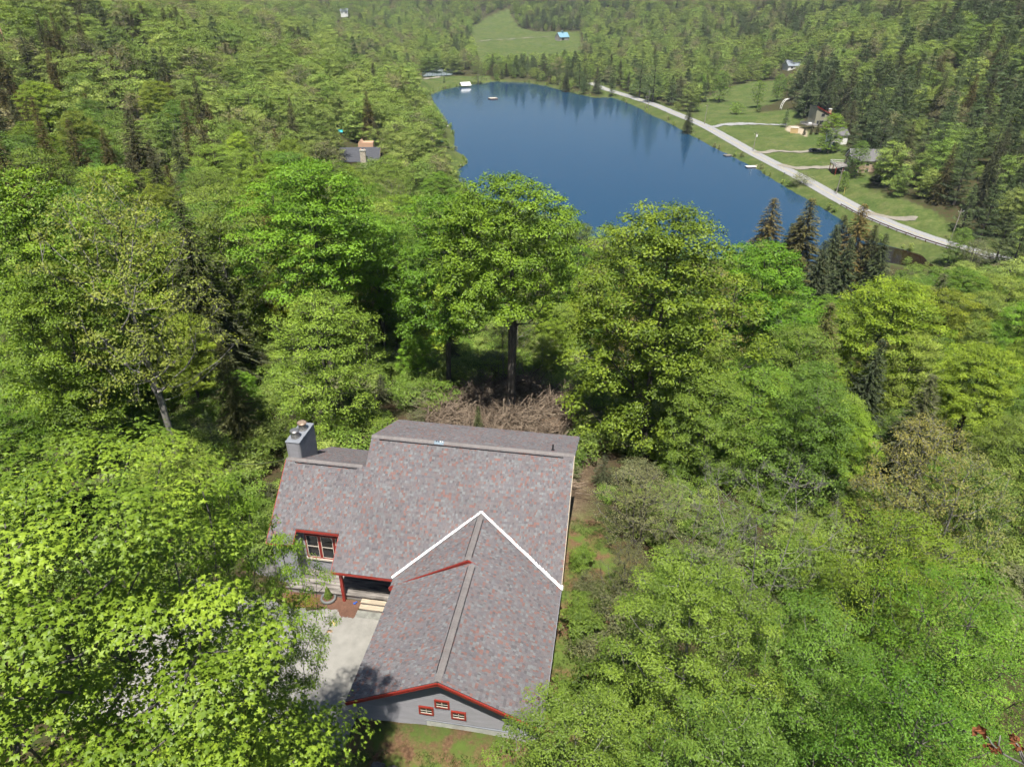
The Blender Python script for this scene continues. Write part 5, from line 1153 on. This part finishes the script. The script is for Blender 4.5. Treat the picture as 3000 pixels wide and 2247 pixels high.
# ------------------------------------------------------------------ around the lake
def gable_house(name, label, p, rz, L, Wd, hw_, hr, wall_m, roof_m, wins=(), over=.5, trim='white', cat='house', roof_t=.2):
    t = thing(name, label, cat, tuple(p), rz); m = MB()
    prof = [(-Wd/2,-3), (Wd/2,-3), (Wd/2,hw_), (0,hw_+hr), (-Wd/2,hw_)]
    m.prism([(-L/2, y, z) for y, z in prof], (L, 0, 0)); m.build('wall', M[wall_m], t)
    sl = hr/(Wd/2)
    for s in (-1, 1):
        m = MB(); a = [(-L/2-over, 0, hw_+hr+.05), (L/2+over, 0, hw_+hr+.05), (L/2+over, s*(Wd/2+over), hw_-sl*over+.05), (-L/2-over, s*(Wd/2+over), hw_-sl*over+.05)]
        m.prism(a if s < 0 else a[::-1], (0, 0, roof_t)); m.build('roof', M[roof_m], t)
        m = MB()
        for x in (-L/2-over, L/2+over): m.beam((x, 0, hw_+hr+.02), (x, s*(Wd/2+over), hw_-sl*over+.02), .08, .28)
        m.build('rake_board', M[trim], t)
    for (face, c, z, w, h) in wins:
        f = MB(); g = MB()
        if face in 'fb':
            s = -1 if face == 'f' else 1; y = s*Wd/2
            f.box((c-w/2-.1, min(y, y+s*.06), z-.1), (c+w/2+.1, max(y, y+s*.06), z+h+.1)); g.box((c-w/2, min(y+s*.061, y+s*.09), z), (c+w/2, max(y+s*.061, y+s*.09), z+h))
        else:
            s = -1 if face == 'l' else 1; x = s*L/2
            f.box((min(x, x+s*.06), c-w/2-.1, z-.1), (max(x, x+s*.06), c+w/2+.1, z+h+.1)); g.box((min(x+s*.061, x+s*.09), c-w/2, z), (max(x+s*.061, x+s*.09), c+w/2, z+h))
        wo_ = f.build('window', M[trim], t); g.build('pane', M['glass'], wo_)
    return t
def deck_on_posts(t, x0, x1, y0, y1, z, posts, rail='white', pm='pole'):
    d = thing('deck', None, None); d.parent = t
    n = int((y1-y0)/.5)
    for i in range(n):
        m = MB(); m.box((x0, y0+i*.5+.01, z-.12), (x1, y0+i*.5+.49, z)); m.build('plank', M['weathered'], d)
    for (x, y) in posts:
        m = MB(); m.box((x-.12, y-.12, -3), (x+.12, y+.12, z-.12)); m.build('post', M[pm], d)
    for a, b in (((x0, y0), (x1, y0)), ((x0, y0), (x0, y1)), ((x0, y1), (x1, y1))):
        m = MB(); m.beam((*a, z+1.0), (*b, z+1.0), .1, .1); m.beam((*a, z+.15), (*b, z+.15), .06, .06); k = int(math.hypot(b[0]-a[0], b[1]-a[1])/.45)
        for i in range(k+1):
            q = (a[0]+(b[0]-a[0])*i/k, a[1]+(b[1]-a[1])*i/k); m.box((q[0]-.03, q[1]-.03, z), (q[0]+.03, q[1]+.03, z+1.0))
        m.build('railing', M[rail], d)
    return d
# tan house with the raised deck
x, y = 141.0, 292.0
tan = gable_house('house', 'tan two storey house with grey roof and raised deck beyond the road', (x, y, H(x, y)-.4), -.10, 11.5, 8.6, 5.2, 3.4, 'tan_side', 'roof_grey', [('f',-3.4,3.2,1.1,1.3),('f',.2,3.2,1.1,1.3),('f',-3.6,.5,1.3,1.2),('f',.4,.5,1.2,1.2),('l',-2.6,2.6,1.5,2.8),('l',-.9,2.6,1.4,3.6),('l',.9,2.6,1.4,3.6),('l',2.6,2.6,1.5,2.8)])
deck_on_posts(tan, -11.6, -5.85, -4.4, 4.2, 2.5, [(-11.3,-4.1),(-8.6,-4.1),(-6.2,-4.1),(-11.3,0),(-11.3,4)], 'white', 'red_trim')
# modern house with one sloping roof
x, y = 160.0, 389.0
t = thing('house', 'sage green house with one steep sloping roof half hidden by pines', 'house', (x, y, H(x, y)-.5), .12)
m = MB(); m.prism([(-5,-4,-3), (5,-4,-3), (5,-4,4.6), (-5,-4,9.2)], (0, 8, 0)); m.build('wall', M['sage_side'], t)
m = MB(); m.prism([(-5.6,-4.5,9.55), (5.5,-4.5,4.45), (5.5,4.5,4.45), (-5.6,4.5,9.55)], (0, 0, .25)); m.build('roof', M['roof_dark'], t)
m = MB(); m.beam((-5.6,-4.53,9.62), (5.5,-4.53,4.5), .08, .35); m.build('rake_board', M['red_trim'], t)
m = MB(); m.box((3.4,-1,3), (4.6,.2,7.6)); c_ = m.build('chimney', M['peach'], t); m = MB(); m.box((3.25,-1.15,7.6), (4.75,.35,7.85)); m.build('chimney_cap', M['white'], c_)
for (cx_, z, w, h) in ((-1.2,4.6,1.7,1.4), (-1.4,.8,2.0,1.8), (-3.4,.6,1.0,2.0)):
    f = MB(); f.box((cx_-w/2-.1,-4.06,z-.1), (cx_+w/2+.1,-4,z+h+.1)); w_ = f.build('window', M['metal_grey'], t); g = MB(); g.box((cx_-w/2,-4.09,z), (cx_+w/2,-4.061,z+h)); g.build('pane', M['glass'], w_)
deck_on_posts(t, -12.5, -5.05, -9.5, -3.0, 1.3, [(-12.2,-9.2),(-8.5,-9.2),(-5.3,-9.2)], 'metal_grey', 'new_wood')
gx, gy = 152.3, 382.2
m = MB(); m.lathe([(.9,0),(1.0,.25),(.85,.6),(.45,.85),(.1,.92)], (0,0,0), 14); o = m.build('grill_cover', M['white'], None, smooth_=True); o.location = (gx, gy, H(160, 389)-.5+1.3); tag(o, 'round white cover on the deck of the sage green house', 'cover')
# plywood shed
x, y = 142.0, 374.5
t = thing('plywood_shed', 'yellow plywood box shed standing before the sage green house', 'shed', (x, y, H(x, y)-.1), -.35); 
m = MB(); m.box((-1.8,-1.4,-.3), (1.8,1.4,2.7)); m.build('wall', M['osb'], t)
for k in range(9): 
    m = MB(); m.box((-1.84,-1.44,k*.3), (1.84,-1.401,k*.3+.27)); m.build('lap_board', M['osb'], t)
m = MB(); m.prism([(-1.95,-1.55,2.705),(1.95,-1.55,2.705),(1.95,1.55,2.9),(-1.95,1.55,2.9)], (0,0,.08)); m.build('roof', M['cream'], t)
# white house behind the maples
x, y = 147.0, 335.0
wh = gable_house('house', 'white house with a balcony mostly hidden by a leafy tree', (x, y, H(x, y)-.2), .05, 7, 6.5, 5.4, 2.4, 'white', 'roof_grey', [('f',-2.2,3.3,1.4,1.5),('f',.4,3.3,1.4,1.5)])
m = MB(); m.box((-3.1,-3.32,.2), (-1.9,-3.251,2.3)); m.build('door', M['blue_toy'], wh)
deck_on_posts(wh, -4.2, -.4, -5.0, -3.3, 2.7, [(-4.0,-4.8),(-.6,-4.8)], 'white', 'white')
gable_house('house', 'house with slate blue grey roof beyond the meadow with scattered trees', (212, 588, H(212, 588)-1), .15, 11, 9, 3.4, 3.4, 'white', 'roof_slate', [('f',-2.5,1.2,1.4,1.4),('f',1.5,1.2,1.4,1.4)])
fw_ = at_y(1010, 52, 1038); gable_house('house', 'small far white house among the trees high at the top', (fw_[0], 1038, H(fw_[0], 1038)+4), .1, 9, 7, 4, 3, 'white', 'roof_slate', [('f',-2.5,1.5,1.2,1.5),('f',2.5,1.5,1.2,1.5)])
fw2 = at_y(1192, 112, 800); gable_house('house', 'low far cabin with pale roof left of the hay field', (fw2[0], 800, H(fw2[0], 800)+4), .1, 11, 6, 3, 2, 'cream', 'roof_slate', [('f',0,1,1.4,1.2)])
# house on the left slope
x, y = -51.5, 245.0; g = 15.2
lh = gable_house('house', 'house with dark roof and stone chimney in the trees left of the lake', (x, y, g), .06, 12.6, 9.5, 3.0, 3.3, 'peach', 'roof_dark', [('f',-3.6,.6,1.6,1.4),('f',3.4,.6,1.6,1.4)], trim='peach')
m = MB(); m.box((.6,-5.6,-3), (2.4,-4.3,6.4)); c_ = m.build('chimney', M['chim_stone'], lh); m = MB(); m.box((.45,-5.75,6.4), (2.55,-4.15,6.62)); m.build('chimney_cap', M['concrete'], c_)
for s in (-.6, .6): m = MB(); m.box((1.5+s-.16,-5.1,6.62), (1.5+s+.16,-4.8,7.0)); m.build('flue', M['peach'], c_)
m = MB(); m.prism([(-.6,.4,5.2), (4.4,.4,5.2), (4.4,.4,7.9), (.9,.4,7.9), (.35,.4,8.6), (-.2,.4,8.2), (-.6,.4,7.6)], (0, 3.2, 0)); m.build('rear_gable', M['peach'], lh)
# turquoise swing canopy in the wood
p = at_y(997, 389, 262); t = thing('tarp', 'turquoise tarp tied between trunks in the left woods', 'tarp', tuple(p)); m = MB(); m.add([(-.9,0,0),(.9,0,.1),(.7,.5,.9),(-.7,.4,1.0),(0,.6,.75)], [(0,1,4),(1,2,4),(2,3,4),(3,0,4)]); o = m.build('sheet', M['turquoise'], t); sm = o.modifiers.new('s', 'SOLIDIFY'); sm.thickness = .02
for s in (-.8, .8): m = MB(); m.tube([(s,.4,.9), (s*1.6,.6,1.5)], .02, 5); m.build('rope', M['white'], t)
# barn
x, y = 56.0, 918.0
bn = gable_house('barn', 'weathered barn with bright blue metal roof in the hay field', (x, y, H(x, y)), .55, 13, 10, 3.4, 4.6, 'barn_wood', 'roof_blue', [('r',0,1.2,1.6,1.4),('f',-2,0.2,3.4,2.2)], cat='barn', trim='barn_wood')
m = MB(); m.box((-1.0,-1.0,7.4), (1.0,1.0,9.2)); m.prism([(-1.3,-1.3,9.2),(1.3,-1.3,9.2),(1.3,1.3,9.2),(-1.3,1.3,9.2)], (0,0,.3)); m.build('cupola', M['roof_blue'], bn)
# pavilion
x, y = -37.6, 586.0
pv = thing('pavilion', 'open picnic shelter with bright white roof on the far shore', 'pavilion', (x, y, H(x, y)), .45)
for px in (-3.2, 3.2):
    for py in (-2.4, 2.4): m = MB(); m.box((px-.1,py-.1,-.5), (px+.1,py+.1,2.6)); m.build('post', M['pole'], pv)
for s in (-1, 1):
    m = MB(); a = [(-4.0,0,4.6), (4.0,0,4.6), (4.0,s*3.3,2.45), (-4.0,s*3.3,2.45)]; m.prism(a if s < 0 else a[::-1], (0,0,.12)); m.build('roof', M['white'], pv)
for px in (-3.6, 3.6): m = MB(); m.prism([(px,-2.7,2.75),(px,2.7,2.75),(px,0,4.5)], (.08,0,0)); m.build('gable', M['tan_side'], pv)
pt_ = thing('picnic_table', 'brown picnic table under the white roofed shelter', 'table', (x, y, H(x, y)), .45)
m = MB(); m.box((-1.2,-.45,.72), (1.2,.45,.78)); m.build('table_top', M['rust'], pt_)
for s in (-1, 1): m = MB(); m.box((-1.2,s*.85-.15,.42), (1.2,s*.85+.15,.47)); m.build('seat', M['rust'], pt_); m = MB(); m.box((s*.9-.05,-.8,0), (s*.9+.05,.8,.72)); m.build('leg', M['rust'], pt_)
# tennis court with green fence
cc = [on_z(u, v, 2.6) for u, v in [(1238,224),(1322,218),(1345,204),(1270,204)]]; m = MB(); m.add([(p[0], p[1], H(p[0], p[1])+.3) for p in cc], [(0,1,2,3)]); tag(m.build('tennis_court', M['court']), kind='structure')
fn = thing('court_fence', 'tall green wire fence round the tennis court on the far shore', 'fence', (cc[0][0], cc[0][1], 0)); o = np.array(fn.location)
for i in range(4):
    a, b = cc[i], cc[(i+1) % 4]; n = max(2, int(np.linalg.norm(b-a)/4))
    for k in range(n):
        p = a+(b-a)*k/n; hz = H(p[0], p[1]); m = MB(); m.box((p[0]-o[0]-.09, p[1]-o[1]-.09, hz), (p[0]-o[0]+.09, p[1]-o[1]+.09, hz+3.4)); m.build('post', M['fence_green'], fn)
    m = MB()
    for z in np.arange(.4, 3.5, .5): m.beam((a[0]-o[0], a[1]-o[1], H(a[0], a[1])+z), (b[0]-o[0], b[1]-o[1], H(b[0], b[1])+z), .05, .05)
    m.build('wire_mesh', M['fence_green'], fn)
# swim raft, docks, boats
def dock(name, label, p, L, Wd, rz, z=.45, cat='dock', deck_m='cream', n=8):
    t = thing(name, label, cat, (p[0], p[1], 0), rz)
    for i in range(n): m = MB(); m.box((-L/2+i*L/n+.01,-Wd/2,z-.1), (-L/2+(i+1)*L/n-.01,Wd/2,z)); m.build('plank', M[deck_m], t)
    m = MB(); m.box((-L/2+.05,-Wd/2+.05,-.25), (L/2-.05,Wd/2-.05,z-.101)); m.build('float', M['rust'], t); return t
dock('swim_raft', 'square swimming raft with dark sides floating in mid lake', on_z(1444,291,0), 5.4, 4.6, .5, .75, 'raft')
dock('dock', 'small grey dock at the road bank nearer the single spruce', on_z(2132,457,0), 3.6, 3.0, .3, .4, 'dock', 'weathered')
dk = dock('dock', 'white dock with a gangway at the road bank', on_z(2199,491,0), 4.4, 2.6, .15, .5, 'dock', 'white'); m = MB(); m.beam((2.2,.3,.5), (5.0,1.6,1.0), .7, .08); m.build('gangway', M['new_wood'], dk)
dock('dock', 'white dock on the grassy point of the left shore', on_z(1337,489,0), 4.6, 2.2, .1, .45, 'dock', 'white')
def canoe(label, p, L, mat, rz):
    t = thing('canoe', label, 'canoe', (p[0], p[1], H(p[0], p[1])+.05), rz); m = MB(); n = 9; vs = []
    for i in range(n+1):
        s = i/n*2-1; w = .42*(1-abs(s)**2.5); vs += [(s*L/2,-w,.42+.16*s*s), (s*L/2,-w*.7,.1), (s*L/2,0,0+.1*abs(s)**3), (s*L/2,w*.7,.1), (s*L/2,w,.42+.16*s*s)]
    fs = [(i*5+k, (i+1)*5+k, (i+1)*5+k+1, i*5+k+1) for i in range(n) for k in range(4)]; m.add(vs, fs); o = m.build('hull', M[mat], t, smooth_=True); sm = o.modifiers.new('s', 'SOLIDIFY'); sm.thickness = .03
    for s in (-.25, .25): m = MB(); m.box((s*L-.12,-.36,.3), (s*L+.12,.36,.34)); m.build('seat', M['new_wood'], t)
canoe('pale blue canoe pulled up on the grassy point', on_z(1326,430,1), 4.6, 'ice', .2); canoe('white canoe lying on the bushy left shore', on_z(1305,372,1), 4.4, 'white', .9); canoe('small turquoise boat on the grass of the left shore', on_z(1293,429,1), 2.4, 'turquoise', .4)
# poles and wires
def upole(u, v, z, hgt, label, lean=(0, 0), extra=None):
    p = on_z(u, v, z); g = H(p[0], p[1]); t = thing('utility_pole', label, 'pole', (p[0], p[1], g-.5))
    m = MB(); m.tube([(0,0,0), (lean[0]*hgt, lean[1]*hgt, hgt+.5)], [.17, .12], 8); m.build('shaft', M['pole'], t)
    tx, ty = lean[0]*hgt, lean[1]*hgt
    m = MB(); m.beam((tx-.9,ty,hgt-.4), (tx+.9,ty,hgt-.4), .12, .14); m.build('cross_arm', M['pole'], t)
    for s in (-.8, 0, .8): m = MB(); m.lathe([(.06,0),(.09,.08),(.05,.16),(.07,.22)], (tx+s,ty,hgt-.33), 8); m.build('insulator', M['white'], t)
    if extra: m = MB(); m.lathe([(.3,0),(.34,.1),(.34,.9),(.25,1.0)], (tx+.35,ty-.1,hgt-1.6), 12); m.build('transformer', M['white'], t)
    return np.array([p[0]+tx, p[1]+ty, g+hgt-.1])
A = upole(1899, 311, 2, 11.5, 'tall pale utility pole beside the far part of the road'); upole(1892, 309, 2, 8.0, 'shorter reddish pole next to the tall far one')
B = upole(2064, 361, 2, 10.5, 'leaning pale utility pole at the start of the first driveway', (.03, 0)); C3 = upole(2208, 433, 3, 8.5, 'dark utility pole with white transformer on the lawn', (.025, 0), True)
D4 = upole(2454, 549, 4, 9.5, 'utility pole in front of the tan house', (.03, 0)); E5 = upole(2786, 698, 3, 10.0, 'pale leaning utility pole by the road bend at the right', (.045, 0))
E6 = np.array([E5[0]+32, E5[1]-20, E5[2]+1])
for a, b in ((A, B), (B, C3), (C3, D4), (D4, E5), (E5, E6)):
    m = MB(); L = np.linalg.norm(b-a); m.tube([a+(b-a)*t-np.array([0, 0, .018*L*4*t*(1-t)]) for t in np.linspace(0, 1, 12)], .022, 4)
    tag(m.build('power_line', M['black']), 'thin sagging power line between two road poles', 'cable', 'power lines along the road')
p = at_y(8, 100, 240); t = thing('utility_pole', 'rusty orange pole at the top left corner of the picture', 'pole', (p[0], 240, H(p[0], 240))); hh = at_y(2, 60, 240)[2]-H(p[0], 240); m = MB(); m.tube([(0,0,0), (-.4,0,hh)], [.2, .15], 8); m.build('shaft', M['peach'], t); m = MB(); m.beam((-1.3,0,hh-.6), (.5,0,hh-.6), .12, .12); m.build('cross_arm', M['pole'], t)
p = on_z(2475, 558, 3); m = MB(); m.tube([(0,0,-.3), (-.12,0,2.6)], .11, 8); o = m.build('marker_post', M['yellow']); o.location = (p[0], p[1], H(p[0], p[1])); tag(o, 'yellow marker post on the verge by the tan house', 'post')
p = on_z(2298, 512, 2); t = thing('mailbox', 'small dark mailbox on a post on the lake side of road', 'mailbox', (p[0], p[1], H(p[0], p[1]))); m = MB(); m.box((-.06,-.06,-.3), (.06,.06,1.1)); m.build('post', M['pole'], t); m = MB(); m.box((-.2,-.35,1.1), (.2,.35,1.5)); m.build('box', M['metal_grey'], t, .05)
# guard rail on the lake side of the bend
gl = ROADL[(ROADL[:, 1] < 252) & (ROADL[:, 1] > 186)]; tt_ = np.gradient(gl, axis=0); tt_ /= np.hypot(*tt_.T)[:, None]; gp = gl+np.stack([tt_[:, 1], -tt_[:, 0]], 1)*4.0
if np.mean(gp[:, 0]) > np.mean(gl[:, 0]): gp = gl-np.stack([tt_[:, 1], -tt_[:, 0]], 1)*4.0
gr = thing('guard_rail', 'rusty guard rail along the lake side of the road bend', 'guard rail', (gp[0][0], gp[0][1], 0)); o = np.array(gr.location)
gz = road_z(gp)
for i in range(len(gp)-1):
    m = MB(); a = (gp[i][0]-o[0], gp[i][1]-o[1], gz[i]+.62); b = (gp[i+1][0]-o[0], gp[i+1][1]-o[1], gz[i+1]+.62); m.beam(a, b, .06, .34); m.build('rail', M['rust'], gr)
    n = max(1, int(np.linalg.norm(gp[i+1]-gp[i])/2.2))
    for k in range(n):
        q = gp[i]+(gp[i+1]-gp[i])*k/n; zz = gz[i]+(gz[i+1]-gz[i])*k/n; m = MB(); m.box((q[0]-o[0]-.2,q[1]-o[1]-.1,zz-1.0), (q[0]-o[0]-.04,q[1]-o[1]+.1,zz+.8)); m.build('post', M['rust'], gr)
# car
x, y = 135.4, 329.0
car = thing('parked_car', 'black station wagon parked at the end of the gravel drive', 'car', (x, y, H(x, y)+.24), 3.05)
m = MB(); prof = [(-2.3,.35),(-2.35,.75),(-2.2,.95),(-1.5,1.02),(-.75,1.45),(1.4,1.48),(2.15,1.0),(2.3,.9),(2.35,.4)]
for s0, s1, sc in ((-.88,.88,1),): m.prism([(px, s0, pz) for px, pz in prof], (0, s1-s0, 0))
m.build('body', M['car_paint'], car, .12)
for s in (-1, 1):
    m = MB(); m.prism([(-1.3,s*.885,1.0),(-.7,s*.885,1.36),(1.3,s*.885,1.38),(1.85,s*.885,1.02)], (0,s*.01,0)); m.build('side_window', M['glass'], car)
    for wx in (-1.45, 1.4):
        m = MB(); m.tube([(wx,s*.70,.33), (wx,s*.92,.33)], .33, 16); w_ = m.build('wheel', M['black'], car); m = MB(); m.tube([(wx,s*.921,.33), (wx,s*.935,.33)], .2, 12); m.build('rim', M['steel'], w_)
    m = MB(); m.box((-2.33,s*.6-.18,.72), (-2.25,s*.6+.18,.86)); m.build('headlight', M['white'], car)
m = MB(); m.prism([(-1.42,-.7,1.075),(-1.42,.7,1.075),(-.82,.62,1.425),(-.82,-.62,1.425)], (-.03,0,.03)); m.build('windscreen', M['glass'], car)
# white arched tubes of a play frame
p = on_z(2297, 327, 6); t = thing('arch_frame', 'white double arch frame standing at the edge of the pines', 'frame', (p[0], p[1], H(p[0], p[1])), .3)
for k in range(2): m = MB(); m.tube([(3.6*math.cos(a)+1.5, k*1.4, 6.0*math.sin(a)*.9) for a in np.linspace(math.pi*.45, math.pi, 12)], .16, 8); m.build('arch', M['white'], t)
for a in np.linspace(math.pi*.5, math.pi*.95, 5): m = MB(); m.tube([(3.6*math.cos(a)+1.5, 0, 5.4*math.sin(a)), (3.6*math.cos(a)+1.5, 1.4, 5.4*math.sin(a))], .1, 6); m.build('rung', M['white'], t)
# pale boulders by the plywood shed and the lawn
# scattered trees on the meadow and pines by the houses
MEAD = [(2120,205,500,'fine0',.9,'rounded tree in the meadow left of the slate roofed house'),(2230,235,455,'fine1',1.0,'upright light green tree in the middle of the meadow'),(2160,300,440,'shrub0',1.1,'low olive bush at the front of the meadow'),(2225,305,437,'fine0',1.0,'dark bushy tree at the meadow edge above the lawn'),(2060,215,520,'fine1',1.0,'green tree left in the meadow'),(2010,240,505,'pale0',1.0,'pale budding bush by the road at meadow start'),(2290,215,470,'fine0',.9,'green tree at the right side of the meadow'),
        (1885,150,520,'pine0',1.1,'tall dark pine beside the road, left one of the pair'),(1925,160,500,'pine0',1.2,'tall dark pine beside the road, right one of the pair'),(1757,215,545,'pine1',1.25,'broad dark pine leaning over the lake corner'),(1712,228,545,'pine1',1.3,'wide pine on the water edge left of the leaning one'),(1660,205,560,'spruce0',1.2,'dark spruce at the left end of the pine group on the shore'),(1795,235,535,'pine1',1.2,'low pine at the road side of the shore group'),
        (1400,180,600,'bud0',1.25,'bushy olive brown tree at the water beside the shelter'),(1300,222,588,'pine1',1.1,'small round pine on the far lawn left of the shelter'),(2450,330,322,'maple2',1.0,'leafy maple covering the white house'),(2530,410,283,'fine0',.9,'leafy tree at the right wall of the tan house'),(2590,470,272,'fine0',1.0,'bright leafy tree right of the tan house'),(2310,318,390,'pine1',1.2,'dark pine in front of the sage green house'),(2370,255,410,'pine0',1.1,'tall pine behind the sage green house'),(2440,240,405,'pine0',1.1,'tall pine right behind the sage green house'),
        (2362,362,366,'spruce1',1.0,'clipped dark cedar before the sage green house'),(2382,362,365,'spruce1',1.0,'second dark cedar of the hedge before the sage green house'),(2402,352,364,'spruce1',1.1,'third and tallest cedar of the hedge before the sage green house'),(2355,505,282,'shrub1',1.6,'thin sapling on the lake side verge of the road'),(2830,665,190,'fine0',1.0,'yellow green bush at the foot of the leaning pole'),(2870,700,185,'pale0',1.1,'grey green willow bush by the road end'),(2480,500,270,'fine0',.8,'round bush beside the pole at the tan house')]
for (u, v, yy, key, s, lab) in MEAD:
    p = at_y(u, v, yy); g = H(p[0], p[1]); pr = PR[key]; sc = max(p[2]-g, 1.2)/pr.h
    PR[key].place('bush' if 'bush' in lab or 'sapling' in lab else 'pine_tree' if 'pine' in lab else 'cedar_tree' if 'cedar' in lab else 'spruce_tree' if 'spruce' in lab else 'leafy_tree', (p[0], p[1], g-.1), sc, u % 6, lab, 'tree', None, (1, 1.05, .95), s)
    print('MEAD %s h=%.1f' % (lab[:30], p[2]-g))
# ------------------------------------------------------------------ valley haze
hm = bpy.data.materials.new('haze_air'); hm.use_nodes = True; hn = hm.node_tree; hn.nodes.clear()
ho = hn.nodes.new('ShaderNodeOutputMaterial'); pv_ = hn.nodes.new('ShaderNodeVolumePrincipled')
pv_.inputs['Color'].default_value = (0.80, 0.89, 1.0, 1); pv_.inputs['Density'].default_value = 0.00013; pv_.inputs['Anisotropy'].default_value = 0.25
hn.links.new(pv_.outputs[0], ho.inputs['Volume'])
m = MB(); m.box((-5600, -5600, -8), (5600, 5600, 190)); hz = m.build('haze', hm); tag(hz, kind='stuff')
